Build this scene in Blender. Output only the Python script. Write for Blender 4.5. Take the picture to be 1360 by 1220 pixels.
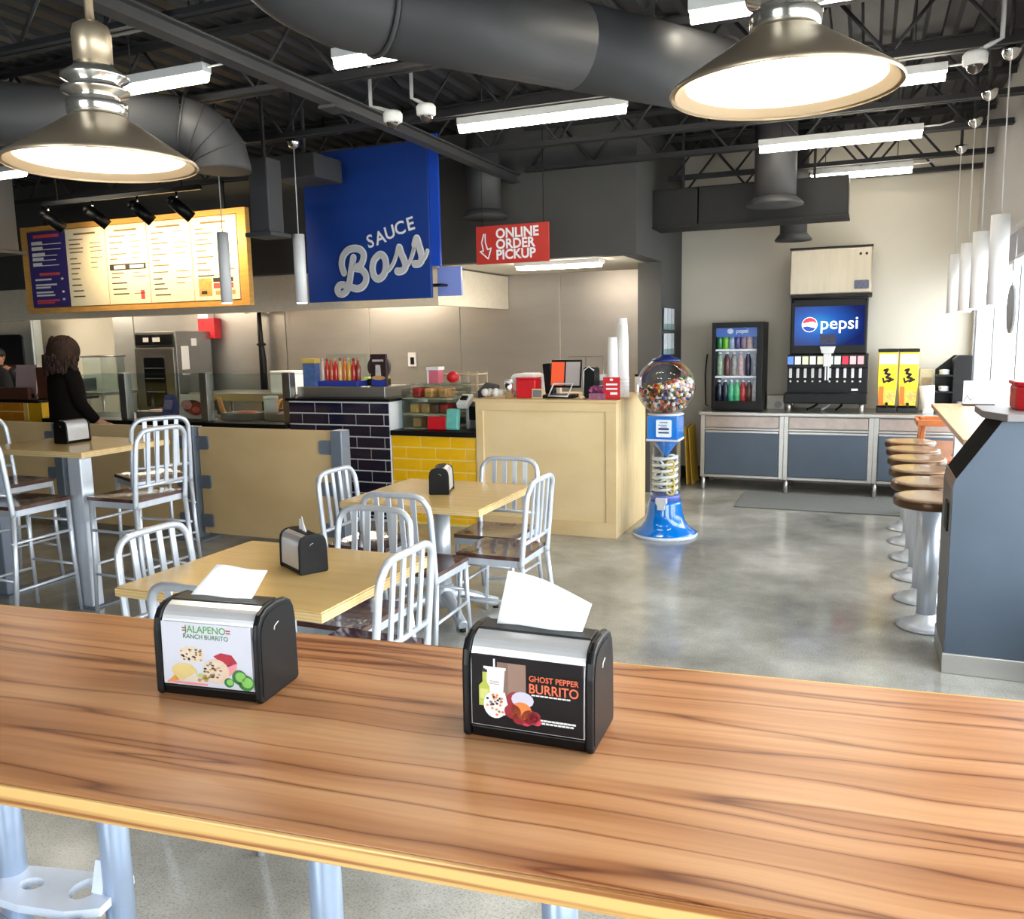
import bpy, bmesh, math, random
from mathutils import Vector, Matrix
random.seed(7)
SC = bpy.context.scene
for o in list(bpy.data.objects): bpy.data.objects.remove(o)
COL = SC.collection
R = math.radians
PI = math.pi

# ------------------------------------------------------------------ camera, world, exposure
cd = bpy.data.cameras.new('camera'); cam = bpy.data.objects.new('camera', cd); COL.objects.link(cam)
cd.sensor_fit = 'HORIZONTAL'; cd.sensor_width = 36.0; cd.lens = 36.0*1125.0/1360.0
cd.clip_start = .05; cd.clip_end = 200
yaw, pit, rol = R(22.7), R(8.2), R(1.1)
f = Vector((-math.sin(yaw)*math.cos(pit), math.cos(yaw)*math.cos(pit), -math.sin(pit)))
r0 = Vector((math.cos(yaw), math.sin(yaw), 0)); u0 = r0.cross(f)
rr = r0*math.cos(rol) - u0*math.sin(rol); uu = u0*math.cos(rol) + r0*math.sin(rol)
m3 = Matrix((rr, uu, -f)).transposed()
cam.matrix_world = Matrix.Translation((0, 0, 1.65)) @ m3.to_4x4()
SC.camera = cam
SC.view_settings.view_transform = 'Standard'; SC.view_settings.look = 'None'
SC.view_settings.gamma = 1; SC.view_settings.use_curve_mapping = False
SC.view_settings.exposure = 0.62
wd = bpy.data.worlds.new('sky'); SC.world = wd; wd.use_nodes = True
bg = wd.node_tree.nodes['Background']
bg.inputs[0].default_value = (.92, .96, 1, 1); bg.inputs[1].default_value = 6.8
def portal(loc, rot, sx, sy):
    l = bpy.data.lights.new('window_portal', 'AREA'); l.shape = 'RECTANGLE'; l.size = sx; l.size_y = sy
    l.cycles.is_portal = True
    o = bpy.data.objects.new('window_portal', l); COL.objects.link(o); o.location = loc; o.rotation_euler = rot
portal((1.0, 3.6, 1.3), (0, R(90), 0), 1.9, 12.2)
portal((-1.75, -2.5, 1.45), (R(90), 0, 0), 2.2, 2.5)

# ------------------------------------------------------------------ materials
def lin(c): c = c/255.0; return c/12.92 if c <= .04045 else ((c+.055)/1.055)**2.4
def C(r, g, b): return (lin(r), lin(g), lin(b), 1)
MATS = {}
def M(name, col, rough=.5, metal=0., spec=.5, emit=None, es=0., coat=0., noise=0., nscale=20., stretch=(1, 1, 1), bump=0.):
    if name in MATS: return MATS[name]
    m = bpy.data.materials.new(name); m.use_nodes = True; nt = m.node_tree; b = nt.nodes['Principled BSDF']
    col = C(*col) if len(col) == 3 else col
    b.inputs['Base Color'].default_value = col; b.inputs['Roughness'].default_value = rough
    b.inputs['Metallic'].default_value = metal; b.inputs['Specular IOR Level'].default_value = spec
    if coat: b.inputs['Coat Weight'].default_value = coat; b.inputs['Coat Roughness'].default_value = .08
    if emit: b.inputs['Emission Color'].default_value = C(*emit); b.inputs['Emission Strength'].default_value = es
    if noise or bump:
        tc = nt.nodes.new('ShaderNodeTexCoord'); mp = nt.nodes.new('ShaderNodeMapping'); mp.inputs['Scale'].default_value = stretch
        nz = nt.nodes.new('ShaderNodeTexNoise'); nz.inputs['Scale'].default_value = nscale; nz.inputs['Detail'].default_value = 5
        nt.links.new(tc.outputs['Object'], mp.inputs[0]); nt.links.new(mp.outputs[0], nz.inputs['Vector'])
        if noise:
            rp = nt.nodes.new('ShaderNodeValToRGB')
            rp.color_ramp.elements[0].position = .3; rp.color_ramp.elements[1].position = .7
            rp.color_ramp.elements[0].color = tuple(x*(1-noise) for x in col[:3])+(1,)
            rp.color_ramp.elements[1].color = tuple(min(1, x*(1+noise)) for x in col[:3])+(1,)
            nt.links.new(nz.outputs['Fac'], rp.inputs[0]); nt.links.new(rp.outputs[0], b.inputs['Base Color'])
        if bump:
            bp = nt.nodes.new('ShaderNodeBump'); bp.inputs['Strength'].default_value = bump; bp.inputs['Distance'].default_value = .002
            nt.links.new(nz.outputs['Fac'], bp.inputs['Height']); nt.links.new(bp.outputs[0], b.inputs['Normal'])
    MATS[name] = m; return m
def glass(name, tint=(240, 248, 248), refl=.04, k=.35):
    if name in MATS: return MATS[name]
    m = bpy.data.materials.new(name); m.use_nodes = True; nt = m.node_tree; nt.nodes.clear()
    out = nt.nodes.new('ShaderNodeOutputMaterial'); mx = nt.nodes.new('ShaderNodeMixShader')
    t = nt.nodes.new('ShaderNodeBsdfTransparent'); g = nt.nodes.new('ShaderNodeBsdfGlossy')
    t.inputs[0].default_value = C(*tint); g.inputs['Roughness'].default_value = .03
    fr = nt.nodes.new('ShaderNodeLayerWeight'); fr.inputs[0].default_value = .25
    ma = nt.nodes.new('ShaderNodeMath'); ma.operation = 'MULTIPLY_ADD'; ma.inputs[1].default_value = k; ma.inputs[2].default_value = refl
    nt.links.new(fr.outputs['Fresnel'], ma.inputs[0]); nt.links.new(ma.outputs[0], mx.inputs[0])
    nt.links.new(t.outputs[0], mx.inputs[1]); nt.links.new(g.outputs[0], mx.inputs[2]); nt.links.new(mx.outputs[0], out.inputs[0])
    MATS[name] = m; return m
def ramp(nt, fac, stops):
    rp = nt.nodes.new('ShaderNodeValToRGB'); e = rp.color_ramp.elements
    while len(e) < len(stops): e.new(.5)
    for i, (p, c) in enumerate(stops): e[i].position = p; e[i].color = c
    nt.links.new(fac, rp.inputs[0]); return rp.outputs[0]
def math_(nt, op, a, b=None, c=None):
    n = nt.nodes.new('ShaderNodeMath'); n.operation = op
    for i, v in enumerate((a, b, c)):
        if v is None: continue
        if isinstance(v, (int, float)): n.inputs[i].default_value = v
        else: nt.links.new(v, n.inputs[i])
    return n.outputs[0]
def noise_(nt, vec, scale, detail=4, rough=.5):
    n = nt.nodes.new('ShaderNodeTexNoise'); n.inputs['Scale'].default_value = scale; n.inputs['Detail'].default_value = detail
    n.inputs['Roughness'].default_value = rough
    nt.links.new(vec, n.inputs['Vector']); return n.outputs['Fac']
def mapv(nt, vec, sc):
    n = nt.nodes.new('ShaderNodeMapping'); n.inputs['Scale'].default_value = sc; nt.links.new(vec, n.inputs[0]); return n.outputs[0]
def bar_wood():
    m = bpy.data.materials.new('rustic_hickory_top'); m.use_nodes = True; nt = m.node_tree; b = nt.nodes['Principled BSDF']
    tc = nt.nodes.new('ShaderNodeTexCoord').outputs['Object']
    w = noise_(nt, mapv(nt, tc, (1.1, 2.2, 1)), 1.6, 2)
    sp = nt.nodes.new('ShaderNodeSeparateXYZ'); nt.links.new(tc, sp.inputs[0])
    y2 = math_(nt, 'MULTIPLY_ADD', w, .055, sp.outputs[1])
    cb = nt.nodes.new('ShaderNodeCombineXYZ'); nt.links.new(sp.outputs[0], cb.inputs[0]); nt.links.new(y2, cb.inputs[1])
    v = cb.outputs[0]
    n1 = noise_(nt, mapv(nt, v, (.6, 10, 1)), 1.0, 5, .5)
    c1 = ramp(nt, n1, [(.25, C(126, 80, 48)), (.4, C(166, 114, 74)), (.52, C(185, 134, 92)), (.7, C(204, 158, 114))])
    n2 = noise_(nt, mapv(nt, v, (.32, 9, 1)), 1.3, 2)
    ln = math_(nt, 'ABSOLUTE', math_(nt, 'SUBTRACT', n2, .5))
    c2 = ramp(nt, ln, [(.0, C(150, 118, 96)), (.009, C(222, 206, 192)), (.04, (1, 1, 1, 1))])
    n3 = noise_(nt, mapv(nt, v, (2, 70, 1)), 1.5, 4)
    c3 = ramp(nt, n3, [(.3, C(240, 234, 228)), (.6, (1, 1, 1, 1))])
    mx = nt.nodes.new('ShaderNodeMix'); mx.data_type = 'RGBA'; mx.blend_type = 'MULTIPLY'; mx.inputs[0].default_value = 1
    nt.links.new(c1, mx.inputs[6]); nt.links.new(c2, mx.inputs[7])
    mx2 = nt.nodes.new('ShaderNodeMix'); mx2.data_type = 'RGBA'; mx2.blend_type = 'MULTIPLY'; mx2.inputs[0].default_value = 1
    nt.links.new(mx.outputs[2], mx2.inputs[6]); nt.links.new(c3, mx2.inputs[7])
    nt.links.new(mx2.outputs[2], b.inputs['Base Color'])
    b.inputs['Roughness'].default_value = .3; b.inputs['Specular IOR Level'].default_value = .4
    MATS['bar_wood'] = m; return m
def floor_mat():
    m = bpy.data.materials.new('polished_concrete'); m.use_nodes = True; nt = m.node_tree; b = nt.nodes['Principled BSDF']
    tc = nt.nodes.new('ShaderNodeTexCoord').outputs['Object']
    n1 = noise_(nt, tc, 1.1, 6, .62); c1 = ramp(nt, n1, [(.3, C(120, 118, 112)), (.5, C(160, 158, 150)), (.68, C(196, 194, 187))])
    n2 = noise_(nt, tc, 130, 3, .7); c2 = ramp(nt, n2, [(.3, C(196, 194, 188)), (.52, (1, 1, 1, 1))])
    mx = nt.nodes.new('ShaderNodeMix'); mx.data_type = 'RGBA'; mx.blend_type = 'MULTIPLY'; mx.inputs[0].default_value = 1
    nt.links.new(c1, mx.inputs[6]); nt.links.new(c2, mx.inputs[7]); nt.links.new(mx.outputs[2], b.inputs['Base Color'])
    n3 = noise_(nt, tc, 1.7, 4); rg = ramp(nt, n3, [(.3, (.10, .10, .10, 1)), (.7, (.24, .24, .24, 1))])
    nt.links.new(rg, b.inputs['Roughness']); b.inputs['Specular IOR Level'].default_value = .7
    MATS['floor'] = m; return m
def ply_mat(name, dark, light, rough=.3):
    # birch ply: fine grain on the faces, layered lines along z
    m = bpy.data.materials.new(name); m.use_nodes = True; nt = m.node_tree; b = nt.nodes['Principled BSDF']
    tc = nt.nodes.new('ShaderNodeTexCoord').outputs['Object']
    n1 = noise_(nt, mapv(nt, tc, (1.5, 22, 3)), 1.2, 5); c1 = ramp(nt, n1, [(.3, C(*dark)), (.7, C(*light))])
    nt.links.new(c1, b.inputs['Base Color']); b.inputs['Roughness'].default_value = rough
    MATS[name] = m; return m
bar_wood(); floor_mat()
ply_mat('table_top', (220, 184, 118), (228, 194, 128), .22)
ply_mat('birch', (214, 182, 130), (226, 196, 146), .45)
ply_mat('birch_edge', (218, 188, 138), (236, 210, 162), .5)
ply_mat('birch_light', (228, 200, 150), (238, 214, 166), .45)
alu = M('brushed_aluminium', (214, 220, 229), .36, .5, noise=.05, nscale=40, stretch=(1, 1, .1))
post_grey = M('grey_powder_coat', (128, 138, 152), .35, .35, noise=.03)
steel = M('stainless_steel', (186, 183, 178), .32, .85, noise=.06, nscale=3, stretch=(1, 1, 6))
steel_dk = M('stainless_dark', (150, 148, 144), .36, .9, noise=.08, nscale=4)
chrome = M('chrome', (235, 235, 232), .12, 1.)
black = M('black_plastic', (7, 7, 8), .42, spec=.3, noise=.15, nscale=90)
blackm = M('black_matte', (12, 12, 13), .6, noise=.15)
charc = M('charcoal_paint', (74, 74, 73), .75, noise=.05, nscale=3)
ceilp = M('black_ceiling_paint', (40, 40, 43), .65, noise=.12, nscale=4)
ductp = M('duct_paint', (64, 64, 66), .55, noise=.06, nscale=3)
white = M('white_paint', (238, 238, 236), .5, noise=.02)
paper = M('white_paper', (246, 246, 246), .8, noise=.01)
walnut = M('walnut_seat', (82, 50, 42), .16, coat=.6, noise=.25, nscale=3, stretch=(2, 20, 2))
beige = M('beige_wall', (205, 198, 184), .8, noise=.02, nscale=2)
slate = M('slate_laminate', (70, 82, 96), .45, noise=.05, nscale=6)
red = M('red_plastic', (205, 30, 40), .35, noise=.06)
signred = M('sign_red', (196, 52, 42), .4, noise=.04)
navy = M('navy_glaze', (15, 20, 50), .14, coat=.5, noise=.15, nscale=8)
yellow = M('yellow_glaze', (246, 190, 20), .16, coat=.5, noise=.06, nscale=6)
orange = M('orange_glaze', (224, 140, 20), .2, coat=.4, noise=.06, nscale=6)
grout = M('pale_grout', (232, 232, 232), .9, noise=.04, nscale=60)
grouty = M('yellow_grout', (238, 214, 130), .9, noise=.04, nscale=60)
blue = M('banner_blue', (16, 58, 140), .5, noise=.03, nscale=90)
bluel = M('pale_blue_acrylic', (140, 158, 232), .3, noise=.02)
gumblue = M('glossy_blue', (0, 116, 212), .12, coat=.8, noise=.02)
darkblue = M('dark_blue_plastic', (26, 44, 110), .3, noise=.05)
lgrey = M('light_grey', (206, 206, 208), .5, noise=.02)
mgrey = M('mid_grey', (120, 122, 126), .5, noise=.05)
clear = glass('clear_acrylic'); MATS['film'] = glass('card_film', (250, 250, 250), .0, .08); pane_m = glass('window_glass', (250, 252, 252), .02, .12)
honey = M('honey_wood', (214, 160, 84), .4, noise=.12, nscale=3, stretch=(3, 3, 20))
tan = M('seat_wood', (166, 134, 106), .28, coat=.3, noise=.12, nscale=3, stretch=(3, 18, 3))
chairwood = M('orange_wood', (176, 100, 52), .35, noise=.15, nscale=3, stretch=(3, 3, 14))
skin = M('skin', (196, 142, 112), .5, noise=.04)
tube_e = M('lit_tube', (255, 255, 250), .5, emit=(255, 246, 226), es=22)
bulb_e = M('lit_bulb', (255, 255, 250), .5, emit=(255, 240, 214), es=70)
brown = M('dark_brown_laminate', (96, 56, 40), .4, noise=.15)
pink = M('pink_film', (228, 130, 134), .4, noise=.1)
purple = M('menu_purple', (62, 52, 120), .5, noise=.05)
cream = M('menu_cream', (246, 234, 204), .55, noise=.02)
teal = M('teal_pouch', (110, 190, 180), .35, noise=.12)
amber = M('amber_food', (214, 160, 92), .5, noise=.2, nscale=40)
green = M('green_print', (70, 150, 70), .5, noise=.05)
orangep = M('orange_print', (240, 110, 60), .5, noise=.05)
rubber = M('rubber_mat', (104, 106, 104), .85, noise=.1, nscale=60)

# ------------------------------------------------------------------ mesh builder
class MB:
    def __init__(s): s.v = []; s.f = []; s.m = []; s.s = []
    def add(s, vs, fs, mi=0, sm=False):
        n = len(s.v); s.v += [tuple(p) for p in vs]
        for q in fs: s.f.append([i+n for i in q]); s.m.append(mi); s.s.append(sm)
        return s
    def box(s, x0, x1, y0, y1, z0, z1, mi=0):
        return s.add([(x0, y0, z0), (x1, y0, z0), (x1, y1, z0), (x0, y1, z0), (x0, y0, z1), (x1, y0, z1), (x1, y1, z1), (x0, y1, z1)],
                     [(0, 3, 2, 1), (4, 5, 6, 7), (0, 1, 5, 4), (1, 2, 6, 5), (2, 3, 7, 6), (3, 0, 4, 7)], mi)
    def xf(s, mat, frm=0):
        for i in range(frm, len(s.v)): s.v[i] = tuple(mat @ Vector(s.v[i]))
        return s
    def obox(s, c, size, rot=(0, 0, 0), mi=0):
        n = len(s.v); x, y, z = [q/2 for q in size]; s.box(-x, x, -y, y, -z, z, mi)
        from mathutils import Euler
        return s.xf(Matrix.Translation(c) @ Euler(rot).to_matrix().to_4x4(), n)
    def tube(s, pts, r, n=10, closed=False, caps=True, mi=0, sm=True, flat=1.0):
        pts = [Vector(p) for p in pts]; k = len(pts); rs = r if isinstance(r, (list, tuple)) else [r]*k
        up = None; vs = []
        for i, p in enumerate(pts):
            if closed: t = pts[(i+1) % k]-pts[i-1]
            else: t = pts[min(i+1, k-1)]-pts[max(i-1, 0)]
            t.normalize()
            if up is None:
                a = Vector((0, 0, 1)) if abs(t.z) < .9 else Vector((0, 1, 0))
                up = (a - t*a.dot(t)).normalized()
            else: up = (up - t*up.dot(t)).normalized()
            w = t.cross(up)
            for j in range(n):
                a = 2*PI*j/n; vs.append(p + (up*math.cos(a)*flat + w*math.sin(a))*rs[i])
        fs = []
        for i in range(k if closed else k-1):
            a, b = i*n, ((i+1) % k)*n
            for j in range(n): fs.append((a+j, a+(j+1) % n, b+(j+1) % n, b+j))
        s.add(vs, fs, mi, sm)
        if caps and not closed:
            m = len(s.v)-len(vs)
            s.f.append([m+j for j in range(n)][::-1]); s.m.append(mi); s.s.append(False)
            s.f.append([m+(k-1)*n+j for j in range(n)]); s.m.append(mi); s.s.append(False)
        return s
    def cyl(s, p0, p1, r0, r1=None, n=16, mi=0, sm=True): return s.tube([p0, p1], [r0, r0 if r1 is None else r1], n, mi=mi, sm=sm)
    def lathe(s, prof, c=(0, 0, 0), n=24, mi=0, sm=True, cap=True):
        vs = []; k = len(prof)
        for (r, z) in prof:
            for j in range(n):
                a = 2*PI*j/n; vs.append((c[0]+r*math.cos(a), c[1]+r*math.sin(a), c[2]+z))
        fs = []
        for i in range(k-1):
            for j in range(n): fs.append((i*n+j, i*n+(j+1) % n, (i+1)*n+(j+1) % n, (i+1)*n+j))
        if cap:
            fs.append([j for j in range(n)][::-1]); fs.append([(k-1)*n+j for j in range(n)])
        return s.add(vs, fs, mi, sm)
    def sphere(s, c, r, n=16, mi=0, sc=(1, 1, 1)):
        st = len(s.v); h = n//2
        prof = [(r*math.sin(PI*i/h), -r*math.cos(PI*i/h)) for i in range(h+1)]
        prof[0] = (r*.02, -r); prof[-1] = (r*.02, r)
        s.lathe(prof, (0, 0, 0), n, mi)
        return s.xf(Matrix.Translation(c) @ Matrix.Diagonal((*sc, 1)), st)
    def prism(s, poly, axis, a0, a1, mi=0, sm=False):
        # poly: 2D list; axis 'x': (y,z) poly; 'y': (x,z); 'z': (x,y)
        def p3(p, a): return (a, p[0], p[1]) if axis == 'x' else ((p[0], a, p[1]) if axis == 'y' else (p[0], p[1], a))
        k = len(poly); vs = [p3(p, a0) for p in poly]+[p3(p, a1) for p in poly]
        fs = [list(range(k))[::-1], list(range(k, 2*k))]
        s.add(vs, fs, mi, False)
        n = len(s.v)-2*k
        for j in range(k): s.f.append([n+j, n+(j+1) % k, n+k+(j+1) % k, n+k+j]); s.m.append(mi); s.s.append(sm)
        return s
    def ribbon(s, pts, w, y, mi=0, n=10):
        # flat stroke in the xz plane facing -y; pts (x,z); w half width or list
        ws = w if isinstance(w, (list, tuple)) else [w]*len(pts)
        for i, (x, z) in enumerate(pts):
            y -= 1.5e-5
            s.add([(x+ws[i]*math.cos(2*PI*j/n), y, z+ws[i]*math.sin(2*PI*j/n)) for j in range(n)], [list(range(n))], mi)
            if i+1 < len(pts):
                x2, z2 = pts[i+1]; d = Vector((x2-x, z2-z)); L = d.length or 1; nx, nz = -d.y/L, d.x/L
                s.add([(x-nx*ws[i], y, z-nz*ws[i]), (x2-nx*ws[i+1], y, z2-nz*ws[i+1]), (x2+nx*ws[i+1], y, z2+nz*ws[i+1]), (x+nx*ws[i], y, z+nz*ws[i])], [(0, 1, 2, 3)], mi)
        return s
    def rect(s, x0, x1, z0, z1, y, mi=0): return s.add([(x0, y, z0), (x1, y, z0), (x1, y, z1), (x0, y, z1)], [(0, 1, 2, 3)], mi)
    def disc(s, x, z, rx, rz, y, mi=0, n=16, a0=0, a1=2*PI):
        full = abs(a1-a0-2*PI) < 1e-6; k = n if full else n+1
        return s.add([(x+rx*math.cos(a0+(a1-a0)*j/n), y, z+rz*math.sin(a0+(a1-a0)*j/n)) for j in range(k)], [list(range(k))], mi)
    def text(s, body, x, z, size, y, mi=0, rot=0, bold=0., align='CENTER', ext=0., sx=1.):
        cu = bpy.data.curves.new('t', 'FONT'); cu.body = body; cu.size = size; cu.align_x = align; cu.align_y = 'CENTER'
        cu.offset = bold*size; cu.extrude = ext; cu.resolution_u = 3; cu.space_line = .85
        ob = bpy.data.objects.new('t', cu); COL.objects.link(ob)
        me = bpy.data.meshes.new_from_object(ob.evaluated_get(bpy.context.evaluated_depsgraph_get()))
        ca, sa = math.cos(rot), math.sin(rot)
        s.add([(x+(v.co.x*sx*ca-v.co.y*sa), y-v.co.z, z+(v.co.x*sx*sa+v.co.y*ca)) for v in me.vertices], [list(p.vertices) for p in me.polygons], mi)
        bpy.data.objects.remove(ob); bpy.data.curves.remove(cu); bpy.data.meshes.remove(me)
        return s
    def mesh(s, name, mats, sh=(0, 0, 0)):
        me = bpy.data.meshes.new(name)
        me.from_pydata([(p[0]-sh[0], p[1]-sh[1], p[2]-sh[2]) for p in s.v], [], s.f)
        for m in (mats if isinstance(mats, (list, tuple)) else [mats]): me.materials.append(m)
        me.polygons.foreach_set('material_index', s.m); me.polygons.foreach_set('use_smooth', s.s); me.update()
        return me
def smooth(pts, k=6, closed=False):
    pts = [Vector(p) for p in pts]; out = []; n = len(pts)
    for i in range(n if closed else n-1):
        g = (lambda q: pts[q % n]) if closed else (lambda q: pts[max(0, min(n-1, q))])
        p0, p1, p2, p3 = g(i-1), g(i), g(i+1), g(i+2)
        for j in range(k):
            t = j/k
            out.append(.5*((2*p1)+(p2-p0)*t+(2*p0-5*p1+4*p2-p3)*t*t+(3*p1-p0-3*p2+p3)*t**3))
    if not closed: out.append(pts[-1])
    return out
def bevel(o, w, seg=2):
    b = o.modifiers.new('bevel', 'BEVEL'); b.width = w; b.segments = seg; b.limit_method = 'ANGLE'; b.angle_limit = R(35)
    return o
def T(name, label, cat, loc=(0, 0, 0), rz=0., group=None):
    o = bpy.data.objects.new(name, None); COL.objects.link(o); o.location = loc; o.rotation_euler = (0, 0, rz)
    o.empty_display_size = .1
    o['label'] = label; o['category'] = cat
    if group: o['group'] = group
    return o
def P(mb, name, mat, parent, bw=0., label=None, W=False, loc=None):
    """part of a thing; W: the builder holds world coordinates (thing not rotated)"""
    sh = (0, 0, 0)
    if W:
        p = parent; sh = Vector((0, 0, 0))
        while p: sh = sh + p.location; p = p.parent
    me = mb if isinstance(mb, bpy.types.Mesh) else mb.mesh(name, mat, sh)
    o = bpy.data.objects.new(name, me); COL.objects.link(o); o.parent = parent
    if loc: o.location = loc
    if bw: bevel(o, bw)
    if label: o['label'] = label
    return o
def S(mb, name, mat, label, cat, group=None, bw=0.):
    """a thing that is one mesh, built in world coordinates"""
    xs, ys, zs = zip(*mb.v); c = ((min(xs)+max(xs))/2, (min(ys)+max(ys))/2, min(zs))
    o = bpy.data.objects.new(name, mb.mesh(name, mat, c)); COL.objects.link(o); o.location = c
    o['label'] = label; o['category'] = cat
    if group: o['group'] = group
    if bw: bevel(o, bw)
    return o
def ST(mb, name, mat, parent=None, bw=0., label=None):
    o = bpy.data.objects.new(name, mb.mesh(name, mat)); COL.objects.link(o)
    if parent: o.parent = parent
    else: o['kind'] = 'structure'
    if label: o['label'] = label
    if bw: bevel(o, bw)
    return o
def dup(root, loc, rz=0., label=None, group=None):
    r = root.copy(); COL.objects.link(r); r.location = loc; r.rotation_euler = (0, 0, rz)
    if label: r['label'] = label
    if group: r['group'] = group
    for ch in list(root.children):
        c = ch.copy(); COL.objects.link(c); c.parent = r
        for g in list(ch.children):
            d = g.copy(); COL.objects.link(d); d.parent = c
    return r
def rrect(x0, x1, z0, z1, r, n=4):
    out = []
    for cx, cz, a in ((x1-r, z1-r, 0), (x0+r, z1-r, 90), (x0+r, z0+r, 180), (x1-r, z0+r, 270)):
        for i in range(n+1): t = R(a+90*i/n); out.append((cx+r*math.cos(t), cz+r*math.sin(t)))
    return out

# ------------------------------------------------------------------ room shell
XR, YB, ZC = .97, 9.75, 3.6
ST(MB().box(-13.2, XR+.2, -2.7, YB+.2, -.12, 0), 'floor', MATS['floor'])
ST(MB().box(XR+.2, 14, -14, 16, -.3, -.14), 'ground_outside', M('pale_concrete', (190, 190, 186), .9, noise=.06, nscale=2))
# ribbed deck: flutes run front to back
mb = MB(); x = -13.2; prof = []
while x < XR+.2:
    prof += [(x, ZC), (x+.09, ZC), (x+.11, ZC+.045), (x+.17, ZC+.045)]; x += .19
n = len(prof)
mb.add([(px, -2.7, pz) for px, pz in prof]+[(px, YB+.2, pz) for px, pz in prof], [(i, i+1, n+i+1, n+i) for i in range(n-1)])
mb.box(-13.2, XR+.2, -2.7, YB+.2, ZC+.08, ZC+.12)
ST(mb, 'ceiling', ceilp)
ST(MB().box(-13.2, XR+.2, YB, YB+.2, 0, ZC+.05), 'wall_back', beige)
ST(MB().box(-13.2, -13, -2.7, YB, 0, ZC+.05), 'wall_left', charc)
# right wall with a run of windows
WY = [9.62, 8.34, 7.06, 5.78, 4.5, 3.22, 1.94, .66, -.62, -1.9]; WZ0, WZ1 = .42, 2.3
mb = MB().box(XR, XR+.08, -2.7, YB, 0, WZ0).box(XR, XR+.08, -2.7, YB, WZ1, ZC+.05).box(XR, XR+.08, WY[0], YB, WZ0, WZ1).box(XR, XR+.08, -2.7, WY[-1], WZ0, WZ1)
ST(mb, 'wall_right', M('right_wall_paint', (196, 192, 190), .8, noise=.02))
frame_m = M('anodised_frame', (150, 156, 166), .4, .5, noise=.04)
for i in range(len(WY)-1):
    a, b = WY[i+1], WY[i]; e = bpy.data.objects.new('window_%d' % (i+1), None); COL.objects.link(e); e['kind'] = 'structure'; e.location = (XR, a, WZ0)
    P(MB().box(.02, .06, 0, .03, 0, WZ1-WZ0).box(.02, .06, b-a-.03, b-a, 0, WZ1-WZ0).box(.02, .06, .03, b-a-.03, 0, .06).box(.02, .06, .03, b-a-.03, WZ1-WZ0-.06, WZ1-WZ0), 'window_frame', frame_m, e)
    P(MB().box(.036, .042, .03, b-a-.03, .06, WZ1-WZ0-.06), 'pane', pane_m, e)
# front wall behind the camera, with an unseen window added for frontal fill
mb = MB().box(-13, XR, -2.7, -2.5, 0, .2).box(-13, XR, -2.7, -2.5, 2.7, ZC+.05); FX = [-12.0, -9, -6, -3, 0]
for x0, x1 in zip([-13]+[x+.0 for x in FX], FX+[XR]):
    pass
mb.box(-13, -2.8, -2.7, -2.5, .2, 2.7).box(-.7, XR, -2.7, -2.5, .2, 2.7)
ST(mb, 'wall_front', charc)
for i, x0 in enumerate([-2.8]):
    e = bpy.data.objects.new('window_%d' % (i+20), None); COL.objects.link(e); e['kind'] = 'structure'; e.location = (x0, -2.6, .2)
    P(MB().box(0, .06, -.06, .06, 0, 2.5).box(2.04, 2.1, -.06, .06, 0, 2.5).box(.06, 2.04, -.06, .06, 0, .06).box(.06, 2.04, -.06, .06, 2.44, 2.5), 'window_frame', frame_m, e)
    P(MB().box(.06, 2.04, -.004, .004, .06, 2.44), 'pane', pane_m, e)
# soffit over the kitchen, its return, the partition between kitchen and soda bay
ST(MB().box(-13, -1.96, 7.7, 7.85, 2.38, ZC), 'wall_soffit', charc)
ST(MB().box(-2.12, -1.96, 7.85, YB, 2.38, ZC), 'wall_soffit_return', charc)
ST(MB().box(-2.2, -1.96, 8.7, YB, 0, 2.38), 'wall_partition', charc)
ST(MB().box(-13, -2.12, 7.85, YB, 2.40, 2.44), 'ceiling_kitchen', M('kitchen_ceiling', (236, 232, 220), .7, noise=.02))
ST(MB().box(-1.96, -1.62, YB-.015, YB, 0, .14), 'baseboard_back', blackm)
ST(MB().box(-1.96, -1.945, 8.7, YB-.015, 0, .14), 'baseboard_partition', blackm)
# stainless wall cladding, one sheet per panel
st = bpy.data.objects.new('wall_cladding', None); COL.objects.link(st); st['kind'] = 'structure'; st.location = (-10.6, YB, .1)
seams = [-10.62, -10.2, -8.8, -7.42, -6.07, -4.74, -3.41, -2.2]
for a, b in zip(seams[:-1], seams[1:]):
    P(MB().box(a+.006, b-.006, YB-.02, YB-.002, .1, 2.4), 'panel', M('cladding_steel', (178, 174, 170), .36, .65, noise=.05, nscale=1.5, stretch=(1, 1, 4)), st, .004, W=True)

# ------------------------------------------------------------------ roof joists
webm = MB().cyl((0, 0, 0), (.3, 0, .36), .011, n=6); web_up = webm.mesh('web', ceilp)
webm = MB().cyl((.3, 0, .36), (.6, 0, 0), .011, n=6); web_dn = webm.mesh('web', ceilp)
JY = [(3.35, -7.2), (4.5, -8.4), (5.55, -9.0), (6.7, -9.0), (7.62, -3.0), (8.75, -1.9), (9.5, -1.9)]
names = ['nearest', 'second', 'third', 'fourth', 'fifth', 'sixth', 'seventh']
for k, (y, x0) in enumerate(JY):
    j = T('roof_joist', 'black open web steel roof joist, %s of the row counted from the front' % names[k], 'joist', (x0, y, 3.17), 0, 'open web roof joists')
    L = XR-x0-.01
    P(MB().box(0, L, -.045, -.008, 0, .008).box(0, L, -.012, -.006, 0, .045).box(0, L, .008, .045, 0, .008).box(0, L, .006, .012, 0, .045), 'bottom_chord', ceilp, j)
    P(MB().box(0, L, -.05, -.008, .40, .41).box(0, L, -.012, -.006, .365, .40).box(0, L, .008, .05, .40, .41).box(0, L, .006, .012, .365, .40), 'top_chord', ceilp, j)
    x = .05
    while x+.6 < L:
        P(web_up, 'web', None, j, loc=(x, 0, .03)); P(web_dn, 'web', None, j, loc=(x, 0, .03)); x += .6
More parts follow.
